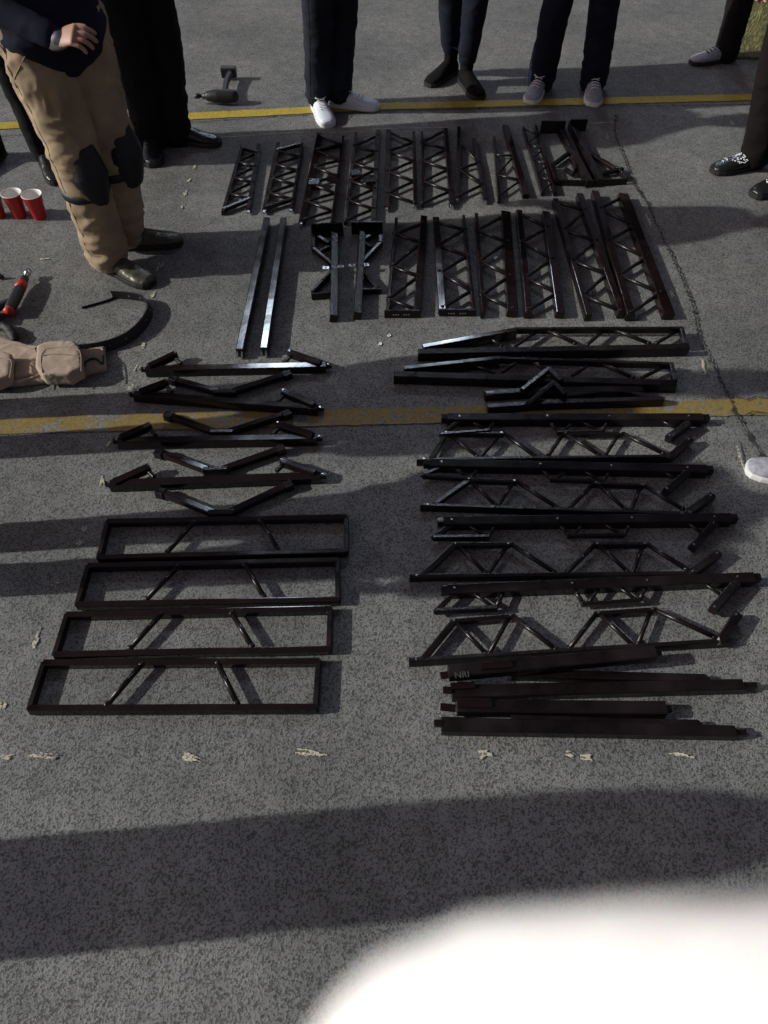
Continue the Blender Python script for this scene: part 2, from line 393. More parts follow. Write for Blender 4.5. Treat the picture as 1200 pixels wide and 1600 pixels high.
# two post heads with plates
def post_head(label, post, plate_px, side, small, br1, tri, tabs, extra=None, h=.04):
    p0, p1 = P(*post[0], h), P(*post[1], h); p0.z = p1.z = h / 2
    rt = root('bridge_leg', centre(p0, p1), label, 'steel leg', 'bridge leg pieces with end plates')
    sub_bar('post', p0, p1, .032, h, rt, ST, roll=11)
    a, b = P(*plate_px[0], .06), P(*plate_px[1], .06)
    a.z = b.z = .034; sub_bar('head_plate', a, b, .012, .066, rt)
    for s, e in small:
        q0, q1 = P(*s, .03), P(*e, .03); q0.z = q1.z = .018; sub_bar('side_tube', q0, q1, .022, .03, rt, ST2)
    for s, e in br1:
        q0, q1 = P(*s, .03), P(*e, .03); q0.z = q1.z = .02; sub_bar('brace', q0, q1, .018, .022, rt)
    for s, e in tri:
        q0, q1 = P(*s, .03), P(*e, .03); q0.z = q1.z = .016; sub_bar('foot_frame', q0, q1, .014, .028, rt)
    for t in tabs:
        c = P(*t, .04); c.z = .034; bm = NB(); bar(bm, c - Vector((.014, 0, 0)), c + Vector((.014, 0, 0)), .022, .006)
        tb = mesh_obj('lug', bm, M['bare'], rt, origin=c)
        bm = NB(); rod(bm, c + Vector((0, 0, .003)), c + Vector((0, 0, .0042)), .005); mesh_obj('hole', bm, ST, tb, origin=c)
    return rt
post_head('bridge leg whose side frame is left of its post, beside the long plain bars', ((522, 356), (521, 492)), ((486, 352), (536, 350)), -1,
          [((490, 354), (490, 386))], [((490, 386), (518, 410)), ((496, 367), (514, 378)), ((500, 390), (514, 384))], [((516, 424), (488, 454)), ((486, 459), (517, 456))], [(509, 417), (532, 415)])
post_head('bridge leg whose side frame is right of its post, near the bolted girder', ((566, 356), (558, 488)), ((549, 348), (598, 348)), 1,
          [((594, 350), (594, 378))], [((594, 378), (568, 405)), ((588, 360), (569, 372)), ((570, 378), (580, 384))], [((566, 420), (590, 448)), ((562, 451), (596, 450))], [(550, 413), (572, 412)])
post_head('left one of two shadowed bridge legs at the right end of the far row', ((872, 190), (922, 282)), ((846, 191), (884, 191)), -1,
          [((862, 256), (870, 280))], [((866, 254), (890, 236)), ((884, 262), (896, 270))], [((868, 281), (918, 282)), ((893, 240), (900, 262))], [])
post_head('right one of two shadowed bridge legs at the right end of the far row', ((893, 189), (938, 280)), ((892, 188), (918, 188)), 1,
          [], [((926, 240), (962, 262)), ((945, 268), (974, 262))], [((916, 282), (980, 279)), ((962, 258), (980, 276))], [])

# long plain bars
for i, (a, b, lb) in enumerate((((417, 340), (374, 545), 'long plain black bar with forked silver tip, left of the pair below the far row'), ((443, 340), (412, 543), 'long plain black bar with blue sheen, right of the pair below the far row'))):
    p0, p1 = P(*a, .042), P(*b, .042); p0.z = p1.z = .022; d = (p1 - p0).normalized(); s, _ = frame(d)
    rt = root('steel_bar', centre(p0, p1), lb, 'steel bar', 'long plain bars')
    sub_bar('tube', p0, p1, .030, .042, rt, ST2, ch=.003, roll=0)
    for k in (-1, 1): sub_bar('fork_tip', lift(p1 + s * k * .009, .02), lift(p1 + s * k * .009, .02) + d * .018, .007, .022, rt, M['bare'])
    sub_bar('end_lug', lift(p0, .03) - d * .016, lift(p0, .03), .016, .012, rt, M['bare'])

# middle row
ladder('wide lattice girder with bolted end plate, leftmost of the middle row', (619, 340), (605, 484), (662, 337), (651, 484), 5, .016, .032, 1, braces=[.08, .18, .3, .55, .66, .88, .99], endplate=1, h=.034, r=.0085)
ladder('wide bolted lattice girder with a shiny flat left rail, second of the middle row', (681, 339), (691, 482), (724, 336), (740, 482), 6, .032, .014, 0, braces=[.05, .16, .32, .46, .62, .82, .98], endplate=1, flat=0, h=.034, r=.0085)
ladder('wide lattice girder with bright seam on its left rail, third of the middle row', (744, 333), (755, 488), (790, 330), (801, 486), 6, .016, .046, 1, braces=[.03, .18, .33, .5, .67, .83, .97], h=.034, r=.0085)
ladder('wide lattice girder half in shadow, fourth of the middle row', (811, 328), (826, 488), (853, 330), (876, 488), 6, .03, .038, 0, braces=[.03, .17, .33, .5, .68, .82, .97], h=.034, r=.0085)
ladder('longest slanting lattice girder, second from right in the middle row', (868, 310), (920, 492), (906, 302), (972, 488), 7, .028, .034, 0, h=.034, r=.0085)
ladder('slanting lattice girder beside the crack, rightmost of the middle row', (930, 298), (986, 492), (974, 302), (1046, 490), 7, .036, .05, 1, h=.034, r=.0085)

# tapered trusses
def chainthing(name, label, cat, group, parts, z=.02, bolts=()):
    "parts: list of (part name, px polyline, width, height, z, kind)"
    allp = [P(*q, .02) for pt in parts for q in pt[1]]
    rt = root(name, centre(*allp), label, cat, group)
    for pn, line, w_, h_, zc, kind in parts:
        pts = []
        for q in line:
            v = P(q[0], q[1], zc + (h_ / 2 if kind != 'rod' else 0)); v.z = zc; pts.append(v)
        bm = NB()
        for a, b in zip(pts, pts[1:]):
            if kind == 'rod': rod(bm, a, b, w_ / 2)
            else: bar(bm, a, b, w_, h_, ends=.002 if len(pts) == 2 else w_ * .35, roll=0 if kind == 'flat' else None)
        for q in ((pts[0], pts[-1]) if pn == 'brace' else (pts[0],) if pn == 'leg' else ()): weld(bm, q, w_ * .62)
        c = pts[0].lerp(pts[-1], .5)
        o_ = mesh_obj(pn, bm, M['bare'] if kind == 'bare' else (ST2 if kind in ('gloss', 'flat') else ST), rt, smooth=(kind == 'rod'), origin=c)
    for x, y, zt in bolts:
        c = P(x, y, zt); bm = NB(); rod(bm, c, c + Vector((0, 0, .003)), .0034, 10); mesh_obj('bolt', bm, M['bare'], rt, origin=c)
    return rt
G2 = 'tapered girders on the right'
chainthing('tapered_girder', 'tapered girder lying above its twin, its slanting top bar shining at the left', 'steel truss', G2, [
    ('bottom_rail', [(654, 548), (1076, 540)], .03, .045, .0235, 'box'), ('slant_rail', [(662, 540), (806, 514)], .024, .045, .03, 'flat'),
    ('top_rail', [(806, 512), (1066, 511)], .014, .03, .03, 'box'), ('end_post', [(1066, 511), (1072, 535)], .018, .03, .03, 'box'),
    ('brace', [(762, 526), (784, 540)], .014, 0, .03, 'rod'), ('brace', [(806, 540), (842, 516)], .0155, 0, .03, 'rod'), ('brace', [(850, 514), (898, 536)], .0155, 0, .03, 'rod'),
    ('brace', [(918, 538), (946, 514)], .016, 0, .03, 'rod'), ('brace', [(956, 514), (1014, 536)], .016, 0, .03, 'rod'), ('brace', [(1026, 536), (1060, 516)], .016, 0, .03, 'rod')])
chainthing('tapered_girder', 'tapered girder lying below its twin, partly covered by the dark forked leg', 'steel truss', G2, [
    ('bottom_rail', [(616, 583), (1056, 597)], .03, .045, .0235, 'box'), ('slant_rail', [(632, 574), (780, 558)], .022, .045, .03, 'flat'),
    ('top_rail', [(780, 558), (1052, 567)], .014, .03, .03, 'box'), ('end_post', [(1050, 567), (1056, 592)], .018, .03, .03, 'box'),
    ('brace', [(740, 570), (770, 582)], .014, 0, .03, 'rod'), ('brace', [(786, 580), (818, 560)], .0155, 0, .03, 'rod'), ('brace', [(826, 560), (858, 582)], .0155, 0, .03, 'rod'),
    ('brace', [(896, 586), (926, 566)], .0155, 0, .03, 'rod'), ('brace', [(936, 566), (988, 590)], .016, 0, .03, 'rod'), ('brace', [(1004, 590), (1042, 570)], .016, 0, .03, 'rod')])
chainthing('forked_leg', 'dark forked leg resting on the lower tapered girder, its silver end at left', 'steel leg', 'forked legs by the yellow line', [
    ('tube', [(762, 613), (822, 609), (1000, 606)], .03, .034, .02, 'box'), ('fork', [(818, 606), (858, 574), (876, 590)], .02, .02, .055, 'box'),
    ('end_lug', [(760, 613), (770, 612)], .014, .014, .04, 'bare')])
chainthing('forked_leg', 'dark forked leg on the yellow line, just above the line of paired trusses', 'steel leg', 'forked legs by the yellow line', [
    ('tube', [(766, 634), (840, 628), (1030, 622)], .026, .034, .02, 'box'), ('fork', [(826, 628), (866, 596), (882, 612)], .018, .018, .05, 'box'),
    ('wedge', [(880, 616), (960, 607), (1036, 622)], .02, .03, .02, 'box')])

# paired side trusses (A: thick beam with feet towards the camera, B: thin beam with tall triangles)
def side_beam(label, b0, b1, t1, t2, leg, strut):
    x0, y0 = b0; x1, y1 = b1
    Y = lambda x: y0 + (y1 - y0) * (x - x0) / (x1 - x0)
    parts = [('main_beam', [b0, b1], .034, .04, .022, 'box'), ('beam_end', [(x1, y1), (x1 + 10, Y(x1 + 10))], .024, .028, .022, 'box'), ('beam_end', [(x0 - 9, Y(x0 - 9)), (x0, y0)], .024, .028, .022, 'box')]
    (ax, ay), (bx, by) = t1      # lower short chord, near end
    parts += [('foot_chord', [t1[0], t1[1]], .015, .02, .026, 'box'), ('brace', [t1[0], (ax + 28, Y(ax + 28) + 6)], .016, .018, .026, 'box'),
              ('brace', [(bx, by), (bx + 12, Y(bx + 12) + 6)], .014, 0, .026, 'rod'), ('brace', [((ax + bx) / 2 + 6, Y((ax + bx) / 2 + 6) + 6), (bx - 6, by)], .012, 0, .026, 'rod')]
    (ax, ay), (bx, by) = t2
    parts += [('foot_chord', [t2[0], t2[1]], .012, .02, .026, 'box'), ('brace', [(ax, ay), (ax - 17, Y(ax - 17) + 6)], .014, 0, .026, 'rod'), ('brace', [(bx, by), (bx + 11, Y(bx + 11) + 6)], .014, 0, .026, 'rod'),
              ('brace', [(ax + 8, ay), (ax + 28, Y(ax + 28) + 6)], .012, 0, .026, 'rod'), ('brace', [(bx - 8, by), (bx - 36, Y(bx - 36) + 6)], .012, 0, .026, 'rod')]
    parts += [('leg', [leg[0], leg[1]], .026, .028, .028, 'box'), ('strut', [strut[0], strut[1]], .012, 0, .028, 'rod')]
    return chainthing('side_beam', label, 'steel truss', 'side beams with small feet', parts, bolts=[(t1[0][0] + 28, Y(t1[0][0] + 28), .043), (t2[0][0] - 17, Y(t2[0][0] - 17), .043), (t2[1][0] + 11, Y(t2[1][0] + 11), .043), (leg[0][0], Y(leg[0][0]), .043), (leg[1][0], leg[1][1] - 2, .042)])
def side_truss(label, b0, b1, p1, p2, leg):
    x0, y0 = b0; x1, y1 = b1
    Y = lambda x: y0 + (y1 - y0) * (x - x0) / (x1 - x0)
    (ax, ay), (bx, by) = p1; (cx, cy), (dx, dy) = p2
    m1 = (ax + bx) / 2; m2 = (cx + dx) / 2
    v = (bx + cx) / 2
    parts = [('main_rail', [b0, b1], .015, .03, .016, 'box'), ('top_chord', [p1[0], p1[1]], .014, .022, .022, 'box'), ('top_chord', [p2[0], p2[1]], .014, .022, .022, 'box'),
             ('brace', [(x0 + 22, Y(x0 + 22) - 3), (ax + 2, ay + 2)], .02, .02, .022, 'box'),
             ('brace', [(ax + 6, ay + 3), (m1 + 6, Y(m1 + 6) - 3)], .014, 0, .024, 'rod'), ('brace', [(m1 + 12, Y(m1 + 12) - 3), (bx - 4, by + 3)], .014, 0, .024, 'rod'),
             ('brace', [(bx + 2, by + 2), (v + 2, Y(v + 2) - 3)], .0155, 0, .024, 'rod'), ('brace', [(v + 24, Y(v + 24) - 3), (cx, cy + 2)], .0155, 0, .024, 'rod'),
             ('brace', [(cx + 6, cy + 3), (m2 + 10, Y(m2 + 10) - 3)], .014, 0, .024, 'rod'), ('brace', [(m2 + 20, Y(m2 + 20) - 3), (dx - 5, dy + 3)], .014, 0, .024, 'rod'),
             ('brace', [(dx + 2, dy + 2), (leg[0][0] - 12, leg[0][1] - 3)], .0155, 0, .024, 'rod'), ('leg', [leg[0], leg[1]], .026, .026, .024, 'box')]
    return chainthing('side_truss', label, 'steel truss', 'side trusses with tall triangles', parts, bolts=[(ax + 3, ay, .033), (bx - 3, by, .033), (cx + 3, cy, .033), (dx - 3, dy, .033), (x0 + 10, Y(x0 + 10), .031), (leg[1][0] - 4, leg[1][1] + 2, .037)])
side_beam('thick side beam lying along the lower edge of the yellow line', (700, 650), (1098, 650), ((690, 677), (764, 671)), ((872, 674), (941, 672)), ((1076, 660), (1046, 682)), ((1030, 655), (1058, 670)))
side_truss('side truss with two trapezoids just below the yellow line', (652, 717), (1050, 712), ((694, 675), (786, 676)), ((880, 676), (972, 676)), ((1048, 711), (1080, 684)))
side_beam('thick side beam second from the yellow line, slanting down to the right', (672, 721), (1104, 731), ((662, 741), (737, 746)), ((861, 747), (944, 750)), ((1074, 737), (1042, 765)), ((1034, 734), (1058, 750)))
side_truss('side truss second from the yellow line, slanting down to the right', (658, 788), (1062, 801), ((729, 748), (806, 751)), ((928, 754), (1006, 757)), ((1078, 798), (1114, 772)))
side_beam('thick side beam third from the yellow line, above the triangles of the next truss', (694, 812), (1142, 807), ((678, 838), (764, 837)), ((888, 835), (976, 834)), ((1116, 817), (1084, 853)), ((1070, 813), (1098, 834)))
side_truss('side truss third from the yellow line, lying almost level', (641, 899), (1092, 894), ((708, 849), (797, 849)), ((930, 849), (1010, 849)), ((1084, 892), (1124, 862)))
side_beam('thick side beam nearest the camera, slanting up to the right', (700, 919), (1178, 900), ((682, 953), (776, 948)), ((911, 942), (1000, 936)), ((1152, 909), (1116, 950)), ((1096, 908), (1130, 932)))
side_truss('side truss nearest the camera, slanting up to the right over clear asphalt', (640, 1031), (1140, 1000), ((706, 969), (800, 961)), ((932, 957), (1022, 951)), ((1128, 998), (1154, 958)))

# stout tapered legs at the bottom right
def stout(label, a, b, w0, w1, h, tip, cap, lug, z0=.002, letters=None, extra=()):
    p, q = P(*a, h), P(*b, h); p.z = q.z = 0
    d = (q - p).normalized(); s = Vector((d.y, -d.x, 0))
    rt = root('bridge_leg', centre(p, q), label, 'steel leg', 'stout tapered legs at the lower right')
    bm = NB(); n = 8; rings = []
    for i in range(n + 1):
        t = i / n; o = p.lerp(q, t); w_ = (w0 + (w1 - w0) * t) / 2; c = .003
        rings.append([o + s * x + Vector((0, 0, y)) for x, y in ((w_ - c, z0), (w_, z0 + c), (w_, z0 + h - c), (w_ - c, z0 + h), (-w_ + c, z0 + h), (-w_, z0 + h - c), (-w_, z0 + c), (-w_ + c, z0))])
    loft(bm, rings); mesh_obj('shaft', bm, ST, rt, origin=p.lerp(q, .5))
    o2 = lift(q, z0 + h * .5); sub_bar('tip', o2, o2 + d * tip, .016, .018, rt)
    o1 = lift(p, z0 + h * .5)
    for e in extra:
        e0, e1 = P(*e[0], h), P(*e[1], h); e0.z = e1.z = z0 + h * .5 - .002; sub_bar('shaft', e0, e1, .026, h * .9, rt)
        bm = NB(); weld(bm, e1, .016); mesh_obj('weld', bm, ST, rt, smooth=True, origin=e1)
    if cap:   # sleeve plate on top near the left end
        a0 = P(*cap[0], h + z0 + .004); a1 = P(*cap[1], h + z0 + .004); a0.z = a1.z = z0 + h + .003
        sub_bar('sleeve_plate', a0, a1, cap[2], .008, rt, ST2)
    if lug: 
        l0, l1 = P(*lug[0], .03), P(*lug[1], .03); l0.z = l1.z = .03; sub_bar('lug', l0, l1, .02, .012, rt, ST2)
    return rt, p, d, s
rt, p_, d_, s_ = stout('stout tapered leg with lettered left end, crossing over the leg below it', (700, 1056), (1020, 1026), .040, .038, .034, .018, ((752, 1040), (800, 1037), .022), ((688, 1056), (702, 1054)), z0=.034)
# stamped letters on its left end
cu = bpy.data.curves.new('lettering', 'FONT'); cu.body = 'NRI'; cu.size = .026; cu.extrude = .0006; cu.align_x = 'CENTER'; cu.align_y = 'CENTER'
M['scratch'] = node_mat('scratched_lettering', (.055, .052, .055), .6)
to = bpy.data.objects.new('tmp', cu); finish(to); bpy.context.view_layer.update()
me = bpy.data.meshes.new_from_object(to.evaluated_get(bpy.context.evaluated_depsgraph_get())); bpy.data.objects.remove(to)
me.materials.append(M['scratch']); lo = bpy.data.objects.new('lettering', me); finish(lo); lo.parent = rt
c = P(722, 1054, .074); c.z = .0712; lo.location = c - rt.location; lo.rotation_euler = (0, 0, math.atan2(d_.y, d_.x)); lo['label'] = 'scratched letters NRI'
stout('stout tapered leg under the lettered one, pointed at the right', (706, 1080), (1162, 1069), .042, .034, .030, .04, ((704, 1072), (742, 1070), .02), ((692, 1078), (706, 1079)), extra=[((800, 1050), (1104, 1059))])
stout('stout tapered leg with a bolted sleeve, upper of the lowest pair', (714, 1104), (1040, 1107), .038, .038, .034, .016, ((716, 1098), (768, 1098), .026), ((688, 1104), (712, 1107)), z0=.010)
stout('stout tapered leg nearest the camera, lowest of all the steel pieces', (690, 1131), (1150, 1142), .043, .032, .032, .03, None, ((678, 1130), (692, 1131)), extra=[((800, 1122), (1092, 1130))])

# ---- left column: strut bars with folded arms, V pieces, flat frames
def strut_bar(label, a, b, armL, armR):
    parts = [('tube', [a, b], .032, .034, .019, 'flat' if a[1] < 600 else 'gloss'), ('end_lug', [(a[0] - 7, a[1]), a], .016, .018, .02, 'box'), ('end_lug', [b, (b[0] + 9, b[1] - .3)], .018, .018, .02, 'box')]
    for arm in (armL, armR):
        s = 1 if arm[1][0] > arm[0][0] else -1
        parts += [('arm', [arm[0], arm[1]], .027, .027, .032, 'gloss'), ('arm_link', [(arm[1][0] - 4 * s, arm[1][1] + 4), (arm[1][0] + 8 * s, arm[1][1] + 16)], .014, .014, .03, 'box')]
    return chainthing('strut_bar', label, 'steel bar', 'strut bars with folded arms', parts, bolts=[(a[0] - 2, a[1], .029), (b[0] + 4, b[1], .029), (armL[1][0], armL[1][1], .0455), (armR[1][0], armR[1][1], .0455)])
def vee(label, a, m1, m2, b):
    dm = ((b[0] - m2[0]), (b[1] - m2[1]))
    return chainthing('v_bracket', label, 'steel bracket', 'V shaped brackets between the strut bars', [
        ('arm', [a, m1], .024, .024, .018, 'gloss'), ('arm', [m2, b], .024, .024, .018, 'gloss'), ('joint_plate', [(m1[0] - 4, m1[1] + 1), (m2[0] + 4, m2[1] + 1)], .02, .03, .018, 'box'),
        ('end_lug', [(a[0] - 5, a[1] - 1), (a[0] + 5, a[1] + 2)], .03, .03, .018, 'box'), ('end_lug', [(b[0] - 5, b[1] + 2), (b[0] + 5, b[1] - 2)], .03, .03, .018, 'box')])
strut_bar('strut bar with a bright highlight near its right end, farthest of the four', (228, 575), (508, 569), ((232, 570), (274, 550)), ((500, 565), (452, 548)))
vee('V bracket farthest from the camera, between the first two strut bars', (270, 590), (338, 609), (364, 609), (448, 582))
strut_bar('strut bar slanting down to the right, just above the yellow line', (210, 614), (496, 636), ((218, 610), (260, 594)), ((490, 630), (442, 609)))
vee('V bracket lying on the yellow line', (263, 646), (334, 672), (358, 672), (448, 644))
strut_bar('strut bar lying on the lower edge of the yellow line', (184, 687), (494, 682), ((188, 682), (234, 662)), ((488, 678), (434, 660)))
vee('V bracket just below the yellow line, above the lowest strut bar', (248, 704), (322, 731), (349, 730), (438, 699))
strut_bar('strut bar with a white glint on its left arm, nearest of the four', (172, 754), (500, 741), ((178, 751), (232, 727)), ((492, 736), (440, 718)))
vee('V bracket nearest the camera, above the flat frames', (250, 766), (330, 798), (360, 797), (450, 755))
def panel(label, tl, tr, br, bl, d1, d2):
    z = .018
    parts = [('rail', [tl, tr], .0195, .028, z, 'gloss'), ('rail', [bl, br], .0195, .028, z, 'gloss'), ('end_bar', [tl, bl], .016, .026, z, 'box'), ('end_bar', [tr, br], .016, .026, z, 'box'),
             ('brace', d1, .0165, 0, z + .008, 'rod'), ('brace', d2, .0165, 0, z + .008, 'rod')]
    return chainthing('flat_frame', label, 'steel frame', 'flat rectangular frames', parts)
panel('flat rectangular frame farthest of four, half in the band of shadow', (168, 813), (541, 806), (541, 860), (154, 870), [(303, 816), (262, 862)], [(407, 813), (434, 858)])
panel('flat rectangular frame second of four from the strut bars', (137, 883), (528, 874), (528, 935), (120, 943), [(278, 886), (230, 935)], [(383, 882), (412, 932)])
panel('flat rectangular frame third of four from the strut bars', (104, 959), (516, 949), (514, 1012), (85, 1021), [(252, 960), (204, 1012)], [(362, 958), (394, 1010)])
panel('flat rectangular frame nearest the camera, on brightly lit asphalt', (68, 1034), (498, 1031), (493, 1104), (45, 1106), [(222, 1038), (168, 1100)], [(340, 1036), (370, 1098)])

# ------------------------------------------------------------------ organic helpers
def remesh(bm, voxel, smooth_it=2):
    me = bpy.data.meshes.new('t'); bm.to_mesh(me); bm.free()
    o = bpy.data.objects.new('t', me); finish(o)
    md = o.modifiers.new('r', 'REMESH'); md.mode = 'VOXEL'; md.voxel_size = voxel
    if smooth_it:
        s = o.modifiers.new('s', 'SMOOTH'); s.iterations = smooth_it; s.factor = .6
    bpy.context.view_layer.update()
    m2 = bpy.data.meshes.new_from_object(o.evaluated_get(bpy.context.evaluated_depsgraph_get()))
    bpy.data.objects.remove(o); bpy.data.meshes.remove(me)
    b = NB(); b.from_mesh(m2); bpy.data.meshes.remove(m2); return b
def tube(bm, pts, rad, n=18, up=None, sub=6):
    "smooth closed tube through pts; rad = list of r or (rx, ry)"
    pts = [Vector(p) for p in pts]; rad = [(r, r) if not isinstance(r, tuple) else r for r in rad]
    P_, R_ = [], []
    for i in range(len(pts) - 1):
        p0, p1, p2, p3 = pts[max(i-1, 0)], pts[i], pts[i+1], pts[min(i+2, len(pts)-1)]
        for k in range(sub):
            t = k / sub
            P_.append(.5 * ((2*p1) + (p2-p0)*t + (2*p0-5*p1+4*p2-p3)*t*t + (3*p1-p0-3*p2+p3)*t**3))
            R_.append((rad[i][0] + (rad[i+1][0]-rad[i][0])*t, rad[i][1] + (rad[i+1][1]-rad[i][1])*t))
    P_.append(pts[-1]); R_.append(rad[-1])
    rings = []; m = len(P_)
    for i in range(m):
        d = (P_[min(i+1, m-1)] - P_[max(i-1, 0)])
        s, u = frame(d, up or (Vector((0, 1, 0)) if abs(d.normalized().z) > .7 else Vector((0, 0, 1))))
        rings.append((P_[i], s, u, R_[i], d.normalized()))
    out_ = []
    def ring(o, s, u, r, k=1): return [o + s * (r[0]*k*math.cos(2*math.pi*j/n)) + u * (r[1]*k*math.sin(2*math.pi*j/n)) for j in range(n)]
    o, s, u, r, d = rings[0]
    for a in (80, 55, 28): out_.append(ring(o - d * min(r) * math.sin(R(a)), s, u, r, math.cos(R(a))))
    for o, s, u, r, d in rings: out_.append(ring(o, s, u, r))
    for a in (28, 55, 80): out_.append(ring(o + d * min(r) * math.sin(R(a)), s, u, r, math.cos(R(a))))
    loft(bm, out_)
def wrinkle(bm, amp, sc, seed=0, zs=1.0):
    bm.normal_update()
    off = Vector((seed * 7.3, seed * 3.1, seed))
    dis = []
    for v in bm.verts:
        q = Vector((v.co.x * sc, v.co.y * sc, v.co.z * sc * zs)) + off
        q += .6 * Vector((noise.noise(q * .7), noise.noise(q * .7 + Vector((9, 0, 0))), noise.noise(q * .7 + Vector((0, 9, 0)))))
        k = 1 - abs(noise.noise(q)) * 2.2; k2 = 1 - abs(noise.noise(q * 2.3 + Vector((4, 4, 4)))) * 2.0
        dis.append(amp * (k * .7 + k2 * .3))
    for v, d in zip(bm.verts, dis): v.co += v.normal * d

def stack_folds(bm, amp):
    "horizontal folds where the trouser leg rests on the shoe and behind the knee"
    bm.normal_update(); dis = []
    for v in bm.verts:
        z = v.co.z; k = max(0, 1 - z / .32) + .45 * max(0, 1 - abs(z - .50) / .14)
        q = Vector((v.co.x * 5, v.co.y * 5, z * 34)); q += Vector((0, 0, 1.2 * noise.noise(v.co * 9)))
        dis.append(amp * k * ((1 - abs(noise.noise(q)) * 2.6)))
    for v, d in zip(bm.verts, dis): v.co += v.normal * d

def build_hand():
    "hand: wrist at origin, fingers along +Y, back of the hand +Z, thumb on -X; relaxed curl"
    bm = NB()
    tube(bm, [(0, -.03, 0), (0, .0, 0), (-.002, .04, 0), (-.002, .082, .002)], [(.026, .019), (.028, .018), (.038, .015), (.040, .012)], up=Vector((0, 0, 1)))
    for x, l, r, c, sp in ((-.030, .072, .0088, 30, -.05), (-.010, .080, .0090, 34, 0), (.011, .074, .0086, 38, .04), (.030, .058, .0076, 42, .10)):
        p = Vector((x, .080 - abs(x) * .15, .001)); pts = [p]; a = 12
        for seg, k in ((.46, 0), (.30, 1), (.24, 1)):
            a += c * (.55 if k == 0 else .8)
            d = Vector((sp, math.cos(R(a)), -math.sin(R(a)))); p = p + d * l * seg; pts.append(p)
        tube(bm, pts, [r * 1.05, r, r * .93, r * .78], n=12, sub=4)
    tube(bm, [(-.020, .012, -.004), (-.042, .038, -.014), (-.052, .064, -.024), (-.052, .088, -.032)], [.016, .0125, .0105, .0085], n=12, sub=4)
    b = remesh(bm, .0032, 1)
    me = bpy.data.meshes.new('hand_tmp'); b.to_mesh(me); b.free(); return me
HAND = build_hand()
def add_hand(bm, wrist, dirv, back, mirror=False, sc=1.0):
    y = Vector(dirv).normalized(); z = (Vector(back) - y * Vector(back).dot(y)).normalized(); x = y.cross(z)
    if mirror: x = -x
    mt = Matrix((x, y, z)).transposed().to_4x4(); mt.translation = Vector(wrist)
    t = NB(); t.from_mesh(HAND); t.transform(Matrix.Diagonal((sc, sc, sc, 1))); t.transform(mt)
    me = bpy.data.meshes.new('t'); t.to_mesh(me); t.free(); bm.from_mesh(me); bpy.data.meshes.remove(me)

def shoe(par, ank, ang, style, up_mat, sole_mat, lace_mat, sc=1.0):
    "ankle ground point, toe direction angle; style sneaker / boot / dress"
    d = Vector((math.cos(ang), math.sin(ang), 0)); s = Vector((-d.y, d.x, 0)); c = Vector((ank.x, ank.y, 0))
    L = .29 * sc
    def T(x, y, z): return c + s * x + d * y + Vector((0, 0, z))
    st = [(-.075, .024, .045), (-.065, .032, .075), (-.03, .037, .085), (.02, .038, .088), (.07, .043, .072), (.12, .049, .058), (.165, .048, .050), (.198, .038, .042), (.213, .022, .032)]
    if style != 'sneaker': st = [(a, b_, h * (1.06 if a < .1 else 1.0)) for a, b_, h in st]
    def ringpts(y, hw, zt, zb, n=20):
        r = []
        for i in range(n):
            a = 2 * math.pi * i / n; cx, sz = math.cos(a), math.sin(a)
            ex = math.copysign(abs(cx) ** (.7), cx); ez = math.copysign(abs(sz) ** (.8 if sz > 0 else .35), sz)
            taper = 1 if sz < 0 else 1 - .30 * sz
            r.append(T(hw * ex * taper * sc, y * sc, zb + (zt - zb) * (ez + 1) / 2))
        return r
    bm = NB(); loft(bm, [ringpts(y, hw, zt * sc, .016) for y, hw, zt in st])
    top = .13 if style == 'sneaker' else .19
    if style == 'dress': top = .12
    tube(bm, [T(0, -.025, .04), T(0, -.02, .09), T(0, -.022, top)], [(.040, .046), (.038, .045), (.043, .05)], up=d)
    bm = remesh(bm, .0042, 2)
    if style != 'sneaker': wrinkle(bm, .0015, 40, 3)
    up_ = mesh_obj('shoe', bm, up_mat, par, smooth=True, origin=c)
    bm = NB()
    rs = []
    for zz, k in ((0.0, 1.0), (.004, 1.05), (.018, 1.06), (.024, 1.02)):
        ring = []
        for y, hw, _ in st: ring.append(T(hw * k * sc + .002, y * sc * (1.01), zz))
        ring.append(T(0, .219 * sc, zz))
        for y, hw, _ in reversed(st): ring.append(T(-hw * k * sc - .002, y * sc * 1.01, zz))
        ring.append(T(0, -.083 * sc, zz)); rs.append(ring)
    loft(bm, rs); mesh_obj('sole', bm, sole_mat, up_, origin=c)
    if lace_mat:
        bm = NB()
        for i in range(5):
            y = .035 + i * .020; z = (.094 - i * .0072) * sc
            a, m_, b_ = T(-.020, y * sc, z - .004), T(0, (y + .006) * sc, z + .004), T(.020, (y + .002) * sc, z - .004)
            tube(bm, [a, m_, b_], [.003, .003, .003], n=8, sub=3); 
        tube(bm, [T(-.004, .03, .1), T(-.03, .05, .098), T(-.012, .06, .094)], [.0025] * 3, n=8, sub=4)
        tube(bm, [T(.004, .03, .1), T(.03, .048, .098), T(.014, .062, .094)], [.0025] * 3, n=8, sub=4)
        tube(bm, [T(0, -.005, .105), T(0, .012, .125), T(0, .02, .142)], [(.015, .004), (.018, .004), (.014, .003)], n=10, sub=3, up=d)
        mesh_obj('laces', bm, lace_mat, up_, smooth=True, origin=c)
    return up_

